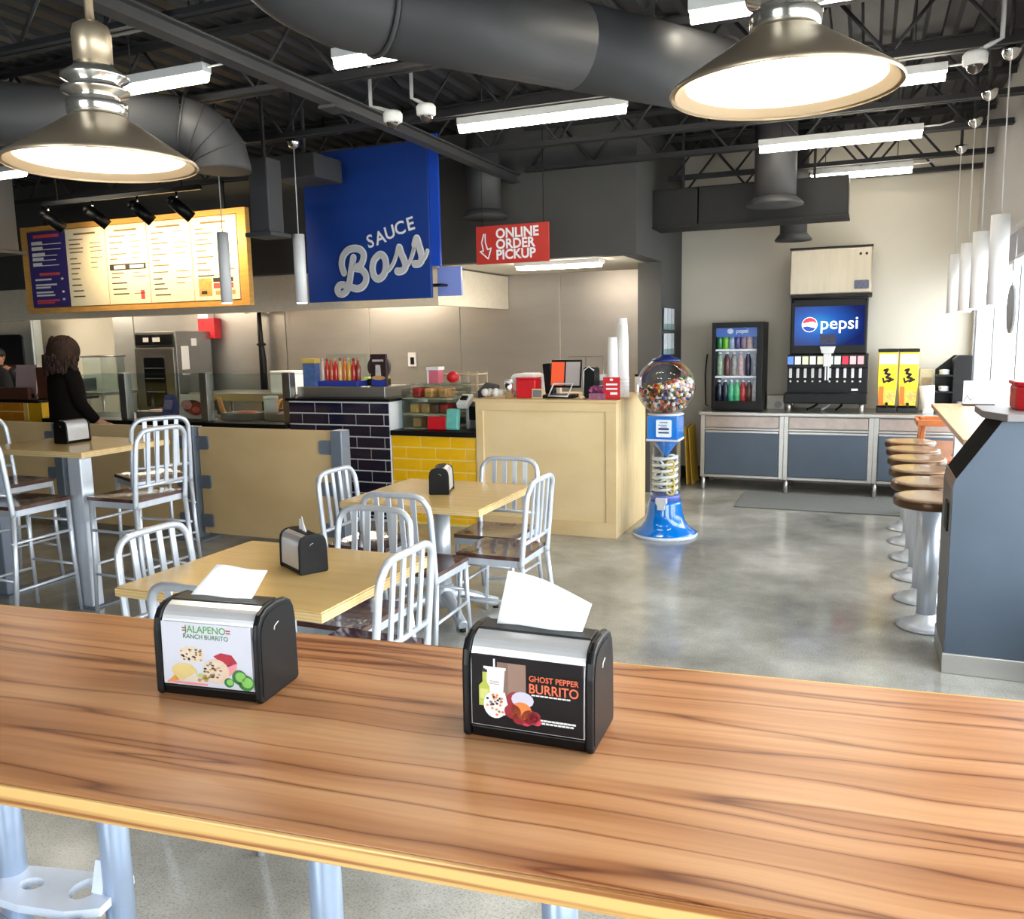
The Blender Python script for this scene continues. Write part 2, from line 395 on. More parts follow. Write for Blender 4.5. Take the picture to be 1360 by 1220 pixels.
# beam running front to back below the joists
t = T('steel_beam', 'grey steel beam running front to back below the joists', 'beam', (-3.12, 4.6, 3.0))
P(MB().box(-.045, .045, -2.1, .1, .09, .1).box(-.006, .006, -2.1, .1, .1, .158).box(-.045, .045, -2.1, .1, .158, .168), 'beam_section', ductp, t)
P(MB().box(-.045, .045, .1, 3.08, .09, .1).box(-.006, .006, .1, 3.08, .1, .158).box(-.045, .045, .1, 3.08, .158, .168), 'beam_section', ductp, t)
P(MB().box(-.065, .065, .02, .18, .07, .09), 'splice_plate', ductp, t)

# ------------------------------------------------------------------ ducts
def ringpts(p, d, r, n=20):
    d = Vector(d).normalized(); a = Vector((0, 0, 1)) if abs(d.z) < .9 else Vector((1, 0, 0)); u = d.cross(a).normalized(); v = d.cross(u)
    return [Vector(p)+(u*math.cos(2*PI*i/n)+v*math.sin(2*PI*i/n))*r for i in range(n)]
t = T('round_duct', 'large dark round duct crossing diagonally above the middle of the room', 'duct', (-1.3, 3.85, 2.93))
dz = 2.95; p0, p1 = Vector((-1.82, 3.08, dz)), Vector((-.74, 4.66, dz)); dd = p1-p0
P(MB().tube([p0, p0+dd*.5], .185, 28), 'duct_section', ductp, t, W=True)
P(MB().tube([p0+dd*.5, p1], .185, 28), 'duct_section', ductp, t, W=True)
P(MB().tube(smooth([p0, (-1.93, 2.93, dz+.015), (-2.04, 2.78, dz+.09), (-2.1, 2.68, dz+.26), (-2.1, 2.67, ZC)], 6), .185, 28), 'duct_elbow', ductp, t, W=True)
for q in (p0, p1-dd*.01): P(MB().tube(ringpts(q, dd, .188), .01, 6, True), 'seam_ring', ductp, t, W=True)
for i in range(2):
    q = p0+dd*(.2+.55*i); P(MB().box(q.x-.01, q.x+.01, q.y-.01, q.y+.01, dz+.18, ZC), 'hanger', ceilp, t, W=True)
t = T('elbow_duct', 'dark round duct ending in a downward elbow above the menu board', 'duct', (-4.2, 4.1, 2.9))
q0, q1 = Vector((-5.75, 2.6, 2.99)), Vector((-4.0, 4.31, 2.99)); d2 = (q1-q0).normalized()
P(MB().tube([q0, q1], .175, 24), 'duct_section', ductp, t, W=True)
RB = .24; arc = [q1+d2*RB*math.sin(R(a_))-Vector((0, 0, RB*(1-math.cos(R(a_))))) for a_ in (0, 22.5, 45, 67.5, 90)]+[q1+d2*RB-Vector((0, 0, RB+.02))]
P(MB().tube(arc, .175, 24, sm=True), 'elbow', ductp, t, W=True)
for i in range(4): P(MB().tube(ringpts(arc[i], arc[i+1]-arc[max(i-1, 0)], .176), .006, 6, True), 'seam_ring', ductp, t, W=True)
for i in range(2):
    q = q0.lerp(q1, .35+.5*i); P(MB().box(q.x-.01, q.x+.01, q.y-.01, q.y+.01, 3.1, ZC), 'hanger', ceilp, t, W=True)
def drop(x, y, r, z0, z1, label, fl=1.35, sq=False):
    t = T('duct_drop', label, 'duct', (x, y, z0))
    if sq: P(MB().box(-r, r, -r, r, .03, z1-z0), 'duct_section', ductp, t, .01); P(MB().box(-r*fl, r*fl, -r*fl, r*fl, 0, .03), 'diffuser', ductp, t, .004); P(MB().box(-.01, .01, -.01, .01, z1-z0, ZC-z0+.001), 'hanger', ceilp, t)
    else:
        P(MB().cyl((0, 0, .05), (0, 0, z1-z0), r, n=28), 'duct_section', ductp, t)
        P(MB().lathe([(r*fl, 0), (r*fl*1.02, .012), (r*1.02, .07), (r*.9, .07), (r*.9, .02)], n=28), 'diffuser', ductp, t)
drop(-3.3, 7.35, .155, 2.74, ZC, 'dark vertical duct with flared end left of the red pickup sign')
drop(-.78, 7.85, .175, 2.73, ZC, 'grey vertical duct with flared end in front of the black bulkhead duct')
drop(-.72, 9.1, .13, 2.55, ZC, 'short black duct drop below the bulkhead above the ice machine')
drop(-4.15, 5.3, .085, 2.42, 2.98, 'square dark duct drop between the menu board and the blue banner', 1.4, True)
drop(-7.47, 5.6, .13, 2.5, ZC, 'square dark duct drop at the left frame edge beside the menu board', 1.3, True)
S(MB().box(-4.62, -4.2, 6.0, 6.4, 2.98, 3.17).box(-4.45, -4.42, 6.18, 6.21, 3.17, ZC), 'duct_box', ductp, 'small black box duct in front of the top left of the blue banner', 'duct', bw=.01)
t = T('bulkhead_duct', 'wide black rectangular duct hanging in front of the beige back wall', 'duct', (-1.1, 8.5, 2.68))
P(MB().box(-2.05, -1.53, 8.32, 8.68, 2.68, 3.02), 'duct_section', blackm, t, .006, W=True)
P(MB().box(-1.52, -.2, 8.32, 8.68, 2.68, 3.02), 'duct_section', blackm, t, .006, W=True)
P(MB().box(-2.05, -.19, 8.3, 8.7, 2.66, 2.68), 'bottom_flange', blackm, t, W=True)
for x in (-1.7, -.5): P(MB().box(x-.012, x+.012, 8.49, 8.51, 3.02, ZC), 'hanger', ceilp, t, W=True)

# ------------------------------------------------------------------ ceiling lights
def strip(x0, x1, y, z, label):
    t = T('strip_light', label, 'ceiling light', ((x0+x1)/2, y, z), 0, 'strip lights under the joists')
    h = (x1-x0)/2
    P(MB().box(-h, h, -.035, .035, .02, .07), 'housing', white, t, .004)
    P(MB().prism([(-.03, .02), (-.026, -.01), (-.01, -.028), (.01, -.028), (.026, -.01), (.03, .02)], 'x', -h+.01, h-.01), 'lit_diffuser', tube_e, t)
    for s in (-.7, .7): P(MB().cyl((h*s, 0, .07), (h*s, 0, ZC-z), .004, n=6), 'hanger', ceilp, t)
    P(MB().tube([(h, 0, .05), (h+.12, 0, .05), (h+.2, 0, .068)], .006, 6), 'conduit', lgrey, t)
strip(-2.7, -1.49, 5.6, 3.1, 'white strip light in full view above the red pickup sign')
strip(-2.66, -1.6, 4.03, 3.1, 'strip light half hidden by the diagonal round duct')
strip(-4.05, -3.4, 3.9, 3.1, 'strip light directly behind the left metal pendant')
strip(-.82, .3, 4.19, 3.1, 'strip light behind the top of the right metal pendant')
strip(-.86, .33, 7.3, 3.1, 'strip light in front of the black bulkhead duct')
strip(-.8, .37, 5.74, 3.1, 'strip light behind the right edge of the big right pendant')
strip(-.56, .33, 8.85, 3.1, 'farthest strip light close to the beige back wall')
strip(-7.7, -6.6, 5.28, 3.1, 'strip light showing at the left rim of the left pendant')

def pendant(x, y, z, label):
    t = T('pendant_lamp', label, 'pendant lamp', (x, y, z))
    pm = M('pendant_steel', (190, 172, 146), .38, .8, noise=.05, nscale=6)
    P(MB().lathe([(.202, -.004), (.205, 0), (.201, .006), (.132, .052), (.061, .1), (.057, .1), (.128, .047), (.195, 0)], n=48, cap=False), 'shade', pm, t)
    P(MB().lathe([(.1945, 0.001), (.127, .046), (.056, .098), (.03, .0985)], n=48, cap=False), 'shade_lining', M('white_enamel', (250, 248, 242), .4, noise=.01), t)
    P(MB().lathe([(.055, .099), (.062, .106), (.064, .122), (.064, .130), (.05, .134), (.05, .145), (.07, .152), (.072, .158), (.054, .168), (.052, .172), (.07, .182), (.07, .188), (.045, .205), (.04, .215)], n=32), 'neck_rings', M('neck_metal', (214, 210, 200), .16, .9, noise=.03), t)
    P(MB().lathe([(.04, .21), (.041, .275), (.036, .292), (.02, .302), (.012, .304)], n=28), 'socket_cap', pm, t)
    P(MB().cyl((0, 0, .3), (0, 0, ZC-z), .0095, n=12), 'stem', pm, t)
    P(MB().cyl((0, 0, ZC-z-.03), (0, 0, ZC-z), .06, n=24), 'canopy', pm, t)
    b = P(MB().sphere((0, 0, .035), .05, 20), 'bulb', bulb_e, t)
    P(MB().cyl((0, 0, .075), (0, 0, .12), .02, n=16), 'bulb_base', white, b)
pendant(-1.6, 1.475, 2.05, 'left spun metal pendant lamp with lit bowl over the near bar')
pendant(-.157, 1.69, 2.085, 'right spun metal pendant lamp, the larger one over the near bar')

def cylpend(x, y, ztop, z1, z0, r, label):
    t = T('cylinder_pendant', label, 'pendant lamp', (x, y, z0), 0, 'slim cylinder pendants')
    P(MB().cyl((0, 0, 0), (0, 0, z1-z0), r, n=20), 'shade', M('cylinder_white', (236, 236, 238), .35, noise=.01), t)
    P(MB().cyl((0, 0, -.006), (0, 0, 0), r*.86, n=20), 'lens', M('lens_lit', (255, 250, 240), .4, emit=(255, 244, 226), es=6), t)
    P(MB().cyl((0, 0, z1-z0), (0, 0, ztop-z0-.03), .004, n=8), 'cord', lgrey, t)
    P(MB().lathe([(.012, -.045), (.035, -.03), (.05, 0), (.05, .02)], (0, 0, ztop-z0-.02), 20), 'canopy', chrome, t)
    P(MB().cyl((0, 0, ztop-z0), (0, 0, ZC-z0), .012, n=8), 'stem', ceilp, t)
cylpend(-4.82, 5.58, 3.17, 2.53, 1.97, .045, 'slim white cylinder pendant in front of the menu board')
cylpend(-4.1, 5.6, 3.17, 2.47, 1.95, .045, 'slim white cylinder pendant left of the blue banner')
for y, lb in ((5.6, 'nearest'), (6.5, 'second'), (7.3, 'third'), (8.3, 'farthest')):
    cylpend(.67, y, 3.17, 2.28, 1.78, .05, 'slim white cylinder pendant over the window bar, %s of four' % lb)
def dome(x, y, z, label, arm):
    t = T('dome_camera', label, 'camera', (x, y, z))
    P(MB().lathe([(.045, .0), (.06, .008), (.062, .055), (.05, .07)], n=24), 'housing', white, t)
    P(MB().sphere((0, 0, 0), .042, 16), 'dome', M('smoked_dome', (60, 52, 48), .08, coat=.6, noise=.05), t)
    P(MB().tube([(0, 0, .065), (arm*.6, 0, .1), (arm, 0, .12), (arm, 0, ZC-z)], .012, 8), 'bracket', lgrey, t)
dome(-2.85, 4.95, 3.02, 'white dome camera under the ceiling, left of the pair', -.16)
dome(-2.62, 4.97, 3.04, 'white dome camera under the ceiling, right of the pair', -.1)
dome(.47, 5.3, 3.02, 'white dome camera near the window wall pendants', .12)

# ------------------------------------------------------------------ menu board and its track lights
def lines(mb, x0, x1, z, h, y, mi): return mb.rect(x0, x1, z-h/2, z+h/2, y, mi)
t = T('menu_board', 'wide wood framed menu board with one purple and four cream panels', 'menu board', (-6.88, 6.6, 2.0))
Y = 6.57; X0, X1, Z0, Z1 = -8.38, -5.4, 2.0, 2.9
P(MB().box(X0, X1, Y, Y+.06, Z0, Z0+.05).box(X0, X1, Y, Y+.06, Z1-.05, Z1).box(X0, X0+.1, Y, Y+.06, Z0+.05, Z1-.05).box(X1-.1, X1, Y, Y+.06, Z0+.05, Z1-.05).box(X0+.1, X1-.1, Y+.03, Y+.06, Z0+.05, Z1-.05), 'frame', honey, t, W=True)
for x in (X0+.3, X1-.3): P(MB().box(x-.01, x+.01, Y+.06, Y+.08, Z0+.4, 3.17), 'hanger', blackm, t, W=True)
pw = (X1-X0-.2)/5; inks = [purple, cream, M('ink_white', (240, 238, 236), .6, noise=.01), M('ink_red', (226, 84, 84), .6, noise=.03), M('ink_dark', (54, 46, 44), .6, noise=.03), M('ink_tan', (130, 100, 66), .6, noise=.03), M('ink_green', (60, 110, 70), .6, noise=.03), amber]
for i in range(5):
    a = X0+.1+pw*i+.006; b = a+pw-.012; zt, zb = Z1-.06, Z0+.06; bg_ = 0 if i == 0 else 1
    pn = P(MB().box(a, b, Y-.008, Y+.03, zb, zt, bg_), 'menu_panel', inks, t, W=True, label='dark purple panel with white and red print' if i == 0 else None)
    m_ = MB(); yy = Y-.0095; rnd = random.Random(i)
    H = zt-zb
    def at(u, v): return a+(b-a)*u, zb+H*v
    if i == 0:
        x, z = at(.5, .94); m_.rect(a+.09, b-.08, z-.016, z+.016, yy, 3)
        for v, k in ((.86, .3), (.79, .3), (.71, .35), (.65, .3), (.58, .25)):
            x, z = at(.1, v); m_.rect(x, x+k*(b-a), z-.016, z+.012, yy, 2); m_.rect(x, x+(.55+.3*rnd.random())*(b-a), z-.024, z-.016, yy, 2)
        x, z = at(.25, .44); m_.rect(x, x+.3, z-.014, z+.014, yy, 3)
        for v, c in ((.37, 2), (.3, 2), (.265, 2), (.2, 2), (.16, 2), (.09, 3), (.06, 3)):
            x, z = at(.12, v); m_.rect(x, x+(.3+.35*rnd.random())*(b-a), z-.009, z+.009, yy, c)
        for v in (.37, .2, .1): x, z = at(.85, v); m_.disc(x, z, .02, .012, yy, 2)
    else:
        x, z = at(.5, .93); m_.rect(a+.12, b-.12, z-.009, z+.009, yy, 5)
        v = .86
        while v > .06:
            if i == 2 and .40 < v < .56: v -= .04; continue
            if i == 4 and v < .28: break
            x, z = at(.08+.02*rnd.random(), v)
            m_.rect(x, x+(.18+.22*rnd.random())*(b-a), z-.006, z+.006, yy, 4 if v < .3 else 5)
            if rnd.random() < .7: x2, _ = at(.62, v); m_.rect(x2, x2+(.12+.2*rnd.random())*(b-a), z-.004, z+.004, yy, 5)
            v -= .05+.035*rnd.random()
        if i == 2:
            x, z = at(.5, .47); m_.rect(a+.03, b-.03, z-.03, z+.03, yy, 4); m_.rect(a+.09, a+.24, z-.018, z+.016, yy-.001, 2); m_.rect(a+.3, b-.06, z-.018, z+.016, yy-.001, 2)
            x, z = at(.82, .11); m_.rect(x-.025, x+.025, z-.045, z+.045, yy, 3)
        if i == 4:
            x, z = at(.1, .14); m_.rect(x, x+.16, z-.07, z+.1, yy, 7); m_.rect(x+.18, x+.42, z+.06, z+.1, yy, 4); m_.rect(x+.18, x+.42, z+.0, z+.05, yy, 3); m_.rect(x+.03, x+.1, z-.05, z-.02, yy-.001, 4)
            m_.rect(x+.2, x+.44, z-.06, z-.02, yy, 7)
    P(m_, 'print', inks, pn, W=True)
t = T('track_light', 'black track with four spot heads aimed at the menu board', 'track light', (-6.5, 5.9, 2.95))
P(MB().box(-7.19, -5.3, 5.885, 5.915, 2.95, 2.985), 'track', black, t, W=True)
for x in (-7.0, -5.5): P(MB().cyl((x, 5.9, 2.985), (x, 5.9, ZC+.01), .008, n=8), 'hanger', black, t, W=True)
for x in (-7.12, -6.56, -6.02, -5.57):
    h = P(MB().cyl((x-.03, 5.88, 2.87), (x+.06, 6.0, 2.74), .05, .052, 18).sphere((x-.03, 5.88, 2.87), .05, 14), 'spot_head', black, t, W=True)
    P(MB().tube([(x, 5.9, 2.95), (x, 5.9, 2.91), (x-.02, 5.885, 2.875)], .01, 8), 'yoke', chrome, h, W=True)
    l = bpy.data.lights.new('spot', 'SPOT'); l.energy = 26; l.color = (1, .76, .42); l.spot_size = R(120); l.spot_blend = 1; l.shadow_soft_size = .04
    lo = bpy.data.objects.new('spot_lamp', l); COL.objects.link(lo); lo.location = (x+.08, 6.02, 2.715)
    dv = Vector((x+.1, 6.57, 2.5))-lo.location; lo.rotation_euler = dv.to_track_quat('-Z', 'Y').to_euler()

# ------------------------------------------------------------------ blue banner and red sign
t = T('banner', 'large blue hanging banner lettered in white and grey', 'banner', (-4.1, 6.6, 2.0))
P(MB().box(-4.73, -3.47, 6.57, 6.61, 2.0, 3.3), 'banner_panel', blue, t, .004, W=True)
P(MB().box(-3.5, -3.27, 6.75, 6.78, 2.02, 2.27), 'side_panel', bluel, t, .003, label='pale blue panel beside the lower right corner', W=True)
P(MB().box(-3.47, -3.39, 6.6, 6.63, 2.27, 3.35), 'edge_strip', M('bright_blue', (24, 74, 190), .4, noise=.02), t, W=True)
for x in (-4.5, -3.7): P(MB().cyl((x, 6.59, 3.3), (x, 6.59, ZC), .006, n=8), 'cable', black, t, W=True)
P(MB().box(-3.55, -3.4, 6.61, 6.75, 2.1, 2.12), 'side_bracket', black, t, W=True)
def zp(zx, zy):
    px, py = 430+zx/8.5, 290+zy/8.5
    return (-4.72+(px-410+(400-py)*.034)*.00772, 2.01+(400-py)*.0069)
def stroke(pts, closed=False): return [(v.x, v.y) for v in smooth([(*zp(*p), 0) for p in pts], 8, closed)]
B1 = stroke([(240, 640), (216, 560), (230, 470), (285, 405), (360, 388), (430, 405), (468, 455), (460, 520), (430, 570), (375, 598), (440, 615), (490, 675), (490, 745), (450, 800), (390, 818), (320, 800), (250, 775), (190, 775), (163, 815), (180, 860), (225, 868), (275, 830), (303, 750), (325, 620), (352, 485)])
O1 = stroke([(655, 470), (590, 520), (567, 610), (585, 690), (630, 725), (690, 690), (718, 600), (705, 510)], True); O1.append(O1[0])
S1 = stroke([(690, 655), (745, 640), (800, 570), (838, 470), (858, 395), (885, 470), (920, 550), (933, 610), (905, 650), (860, 660), (845, 655)])
S2 = stroke([(930, 620), (975, 570), (1015, 470), (1050, 330), (1078, 400), (1102, 480), (1108, 550), (1080, 588), (1035, 590)])
S3 = stroke([(1095, 575), (1140, 535), (1165, 480), (1168, 462)])
lw = .0275
mb = MB(); m2 = MB(); yo = 0
for pts, w in ((B1, lw), (O1, lw*1.0), (S1, lw), (S2, lw), (S3, lw*.5)):
    ws = [w]*len(pts)
    if pts is S1: ws = [w*(.55 if i < len(pts)*.42 else 1) for i in range(len(pts))]
    if pts is S2: ws = [w*(.55 if i < len(pts)*.3 else 1) for i in range(len(pts))]
    yo += .0022; mb.ribbon(pts, [q+.0055 for q in ws], 6.568-yo*.5, 0, 12); m2.ribbon(pts, [q-.002 for q in ws], 6.556-yo*.5, 1, 12)
inkw = M('ink_white2', (244, 244, 248), .5, noise=.01); inkg = M('letter_grey', (206, 206, 208), .5, noise=.02)
mb.add(m2.v, m2.f, 1)
for ch, zx, zy, ro in (('S', 545, 330, 14), ('A', 655, 298, 15), ('U', 762, 252, 14), ('C', 872, 215, 13), ('E', 985, 180, 12)):
    x, z = zp(zx, zy); mb.text(ch, x, z, .155, 6.566, 0, R(ro), .018)
P(mb, 'lettering', [inkw, inkg], t, W=True, label='white word SAUCE above grey script word Boss')
t = T('pickup_sign', 'red hanging sign reading ONLINE ORDER PICKUP above the birch counter', 'sign', (-2.87, 6.97, 2.29))
P(MB().box(-3.21, -2.53, 6.95, 6.97, 2.29, 2.615), 'sign_panel', signred, t, .003, W=True)
mb = MB()
for i, w in enumerate(('ONLINE', 'ORDER', 'PICKUP')): mb.text(w, -3.02, 2.54-.09*i, .114, 6.947, 0, R(.6), .032, 'LEFT', sx=.97)
P(mb, 'lettering', inkw, t, W=True)
P(MB().ribbon([(x-.11, z+.045) for x, z in [(-3.025, 2.50), (-3.045, 2.43), (-3.03, 2.36), (-3.06, 2.355), (-2.985, 2.29), (-2.955, 2.38), (-2.99, 2.37), (-3.01, 2.43), (-3.01, 2.50)]], .006, 6.947), 'arrow', inkw, t, W=True)
for x in (-3.15, -2.58): P(MB().cyl((x, 6.96, 2.61), (x, 6.96, ZC), .003, n=6), 'wire', black, t, W=True)

# ------------------------------------------------------------------ hood, kitchen light, things on the kitchen wall
t = T('exhaust_hood', 'long stainless exhaust hood over the cooking wall', 'hood', (-7.5, 8.3, 1.98))
hm = M('hood_steel', (246, 236, 216), .45, .1, noise=.04)
P(MB().box(-12.9, -4.07, 7.86, 7.9, 1.99, 2.38), 'front_lip', hm, t, .004, W=True)
P(MB().box(-4.11, -4.07, 7.9, YB-.03, 1.99, 2.38), 'end_panel', hm, t, .004, W=True)
P(MB().box(-12.9, -4.11, 7.9, YB-.03, 2.33, 2.38), 'top_panel', hm, t, W=True)
P(MB().box(-12.9, -4.11, 7.9, 7.97, 1.99, 2.01), 'grease_gutter', hm, t, W=True)
kl = M('kitchen_tube', (255, 250, 236), .5, emit=(255, 238, 212), es=38)
def klight(x0, x1, y, z, label):
    t = T('kitchen_light', label, 'ceiling light', ((x0+x1)/2, y, z))
    P(MB().box(x0, x1, y-.09, y+.09, z+.03, z+.07), 'housing', white, t, .004, W=True)
    P(MB().prism([(y-.08, z+.03), (y-.07, z), (y+.07, z), (y+.08, z+.03)], 'x', x0+.02, x1-.02), 'lit_diffuser', kl, t, W=True)
klight(-3.35, -2.45, 8.25, 2.33, 'lit fluorescent fixture under the soffit above the pickup counter')
klight(-9.6, -8.4, 8.8, 2.258, 'warm lit fixture inside the hood behind the menu board')
klight(-12.3, -11.1, 8.8, 2.258, 'unseen fixture added inside the hood to brighten the far left wall')  # unseen fixture, added to lift the cream wall at the far left
klight(-6.6, -5.4, 8.8, 2.258, 'warm lit fixture inside the hood behind the blue banner')
t = T('fire_pull_box', 'red fire suppression box on the steel wall below the menu board', 'box', (-8.68, 9.68, 1.7))
P(MB().box(-8.83, -8.53, 9.58, 9.72, 1.71, 2.0), 'box_body', red, t, .01, W=True)
P(MB().box(-8.83, -8.65, 9.6, 9.72, 2.0, 2.12, 0), 'label_plate', paper, t, W=True)
P(MB().box(-8.82, -8.66, 9.61, 9.72, 2.12, 2.22), 'cap', red, t, W=True)
t = T('pot_filler_pipe', 'black standing pipe with chrome emergency light heads behind the glass', 'pipe', (-7.75, 9.62, 0))
P(MB().tube([(0, 0, 0), (0, 0, 1.4), (-.02, 0, 1.75), (-.02, 0, 2.1)], [.05, .05, .035, .03], 10), 'pipe', black, t)
P(MB().lathe([(.05, -.02), (.07, 0), (.05, .02)], (-.01, 0, 1.62), 14), 'collar', black, t)
P(MB().box(-.07, .05, -.06, .06, 2.06, 2.2), 'junction_box', M('tan_plastic', (170, 130, 90), .5, noise=.05), t, .01)
for s in (-1, 1): P(MB().cyl((s*.1, -.02, 2.12), (s*.2, -.08, 2.09), .05, .06, 16), 'lamp_head', chrome, t)
t = T('wall_outlet', 'small metal wall outlet on the steel wall right of sauces', 'outlet', (-5.42, 9.72, 1.3))
P(MB().box(-5.5, -5.38, 9.71, 9.73, 1.3, 1.48), 'plate', lgrey, t, .004, W=True); P(MB().box(-5.46, -5.41, 9.7, 9.71, 1.33, 1.42), 'socket', black, t, W=True)
t = T('warming_cabinet', 'tall stainless warming cabinet with dark glass door behind the serving line', 'cabinet', (-8.9, 9.2, 0))
P(MB().box(-9.35, -8.62, 8.92, 9.6, .1, 1.82), 'body', steel_dk, t, .01, W=True)
d = P(MB().box(-9.33, -8.64, 8.88, 8.92, .15, 1.6), 'door', steel_dk, t, .006, W=True)
P(MB().prism(rrect(-9.17, -8.8, .8, 1.47, .03), 'y', 8.872, 8.88), 'glass_panel', M('dark_glass', (18, 18, 20), .08, coat=.5, noise=.1), d, W=True)
for z in (1.0, 1.18, 1.32): P(MB().box(-9.15, -8.82, 8.868, 8.873, z, z+.012), 'shelf_edge', steel, d, W=True)
P(MB().box(-9.3, -8.67, 8.88, 8.92, 1.64, 1.78), 'control_panel', black, t, W=True)
P(MB().box(-9.15, -9.06, 8.872, 8.88, 1.68, 1.74).box(-8.98, -8.86, 8.872, 8.88, 1.68, 1.74), 'display', lgrey, t, W=True)
P(MB().box(-8.615, -8.61, 9.0, 9.14, 1.3, 1.62).box(-8.615, -8.61, 9.2, 9.3, 1.62, 1.72), 'paper_note', paper, t, W=True)
t = T('glass_door_fridge', 'tall steel unit with black rounded glass door at the left edge', 'fridge', (-11.5, 8.6, 0))
P(MB().box(-12.4, -10.75, 8.45, 8.5, .1, 2.22).box(-12.4, -11.6, 8.5, 9.3, .1, 2.22), 'body', M('blue_steel', (168, 176, 180), .4, .5, noise=.05), t, .02, W=True)
P(MB().prism(rrect(-12.3, -10.92, .9, 1.82, .06), 'y', 8.42, 8.45), 'door', M('dark_glass', (18, 18, 20), .08), t, W=True)
P(MB().box(-11.3, -10.94, 8.412, 8.42, 1.25, 1.4), 'label_plate', M('print_mix', (120, 84, 66), .5, noise=.5, nscale=30), t, W=True)
t = T('prep_shelf', 'steel prep table behind the sneeze guard, left of the warming cabinet', 'prep table', (-9.9, 8.7, 0))
P(MB().box(-10.5, -9.45, 8.4, 9.1, .98, 1.02), 'table_top', steel, t, .004, W=True)
for x in (-10.45, -9.5):
    for y in (8.45, 9.05): P(MB().cyl((x, y, 0), (x, y, .98), .02, n=10), 'leg', steel, t, W=True)
t = T('food_bin', 'tall clear food bin with wire rim on the prep table', 'bin', (-9.75, 8.7, 1.02))
P(MB().box(-9.95, -9.5, 8.55, 8.85, 1.02, 1.5), 'bin_body', clear, t, W=True)
P(MB().tube([(-9.96, 8.54, 1.5), (-9.49, 8.54, 1.5), (-9.49, 8.86, 1.5), (-9.96, 8.86, 1.5)], .012, 6, True), 'rim', steel_dk, t, W=True)
S(MB().box(-10.35, -10.05, 8.55, 8.85, 1.02, 1.2), 'pan', steel_dk, 'steel pan on the prep table behind the woman', 'pan', bw=.01)

# ------------------------------------------------------------------ counters of the serving line
def tiles(parent, x0, x1, z1, z0, y, mat, tw=.295, th=.104, gap=.012):
    full = MB().box(0, tw-gap, -.008, 0, 0, th-gap).mesh('tile', mat); cache = {}
    row = 0; z = z1-th
    while z > z0-th+.001:
        zz = max(z, z0); hh = z+th-zz
        x = x0-(tw/2 if row % 2 else 0)
        while x < x1-.005:
            a, b = max(x, x0), min(x+tw, x1)
            if b-a > .02:
                key = (round(b-a, 3), round(hh, 3))
                if key not in cache: cache[key] = MB().box(0, b-a-gap, -.008, 0, 0, hh-gap).mesh('tile', mat)
                P(cache[key], 'tile', mat, parent, loc=(a+gap/2-parent.location.x, y-parent.location.y, zz+gap/2-parent.location.z))
            x += tw
        z -= th; row += 1
YF = 6.57
t = T('serving_counter', 'serving counter with black top edge behind the queue rail', 'counter', (-6.7, 6.9, 0))
P(MB().box(-8.26, -5.04, YF, 7.3, 0, .835), 'body', M('counter_grey', (150, 146, 140), .6, noise=.04), t, W=True)
P(MB().box(-8.28, -5.04, YF-.04, 7.35, .835, .875), 'worktop', black, t, .004, W=True)
t = T('sneeze_guard', 'clear glass sneeze guard on grey posts along the serving counter', 'sneeze guard', (-6.4, 6.68, .875))
for x in (-7.18, -6.1, -5.09):
    P(MB().box(x-.045, x+.045, 6.63, 6.72, .875, 1.36), 'post', steel_dk, t, .005, W=True)
for a, b in ((-7.13, -6.15), (-6.05, -5.14)):
    P(MB().box(a, b, 6.668, 6.678, .89, 1.335), 'glass_panel', clear, t, W=True)
P(MB().box(-7.9, -7.23, 6.668, 6.678, .89, 1.335), 'glass_panel', clear, t, W=True)
P(MB().box(-7.9, -5.05, 6.66, 6.95, 1.335, 1.345), 'glass_top', clear, t, W=True)
foods = [(pink, 'pink'), (amber, 'amber'), (red, 'red'), (teal, 'teal')]
for i, (x, m, lb) in enumerate(((-7.0, pink, 'tray of pink film nearest the woman on the serving counter'), (-6.55, M('dark_beans', (60, 40, 34), .5, noise=.4, nscale=60), 'food pan of dark filling left of the meat picture'), (-5.85, M('salsa', (190, 90, 70), .5, noise=.4, nscale=60), 'food pan of red mix right of the middle glass post'), (-5.3, pink, 'tray of pink film at the navy end of the serving counter'))):
    t = T('food_pan', lb, 'food pan', (x, 6.95, .875))
    P(MB().box(-.2, .2, -.14, -.12, 0, .07).box(-.2, .2, .12, .14, 0, .07).box(-.2, -.18, -.12, .12, 0, .07).box(.18, .2, -.12, .12, 0, .07).box(-.18, .18, -.12, .12, 0, .01), 'pan', steel, t)
    o = P(MB().lathe([(.17, .01), (.165, .06), (.1, .08), (.02, .085)], n=20), 'filling', m, t); o.scale = (1, .68, 1); o['kind'] = 'stuff'
t = T('meat_picture', 'framed picture of sliced red meat standing behind the serving glass', 'picture', (-6.42, 6.8, .875))
P(MB().obox((0, .02, .13), (.36, .012, .25), (R(-6), 0, 0)), 'board', M('board_pale', (222, 210, 200), .6, noise=.03), t, .003)
mb = MB(); mb.disc(.02, .13, .13, .07, -.006, 0); mb.disc(.05, .1, .1, .06, -.007, 1); mb.disc(-.06, .15, .07, .05, -.008, 2); mb.disc(.06, .1, .05, .03, -.009, 3)
P(mb, 'print', [M('meat_brown', (110, 58, 46), .5, noise=.3, nscale=40), M('meat_red', (186, 50, 52), .5, noise=.3, nscale=30), M('meat_pink', (214, 150, 140), .5, noise=.2), M('meat_light', (220, 110, 100), .5, noise=.2)], t)
t = T('table_card', 'small purple folded card left of the meat picture', 'card', (-6.68, 6.78, .875))
P(MB().prism([(-.07, 0), (.07, 0), (0, .25)], 'x', -.075, .075), 'card', M('card_purple', (96, 92, 150), .5, noise=.15), t)
P(MB().obox((0, -.036, .15), (.11, .003, .1), (R(-15.6), 0, 0)), 'print', M('card_print', (150, 130, 170), .5, noise=.4, nscale=40), t)
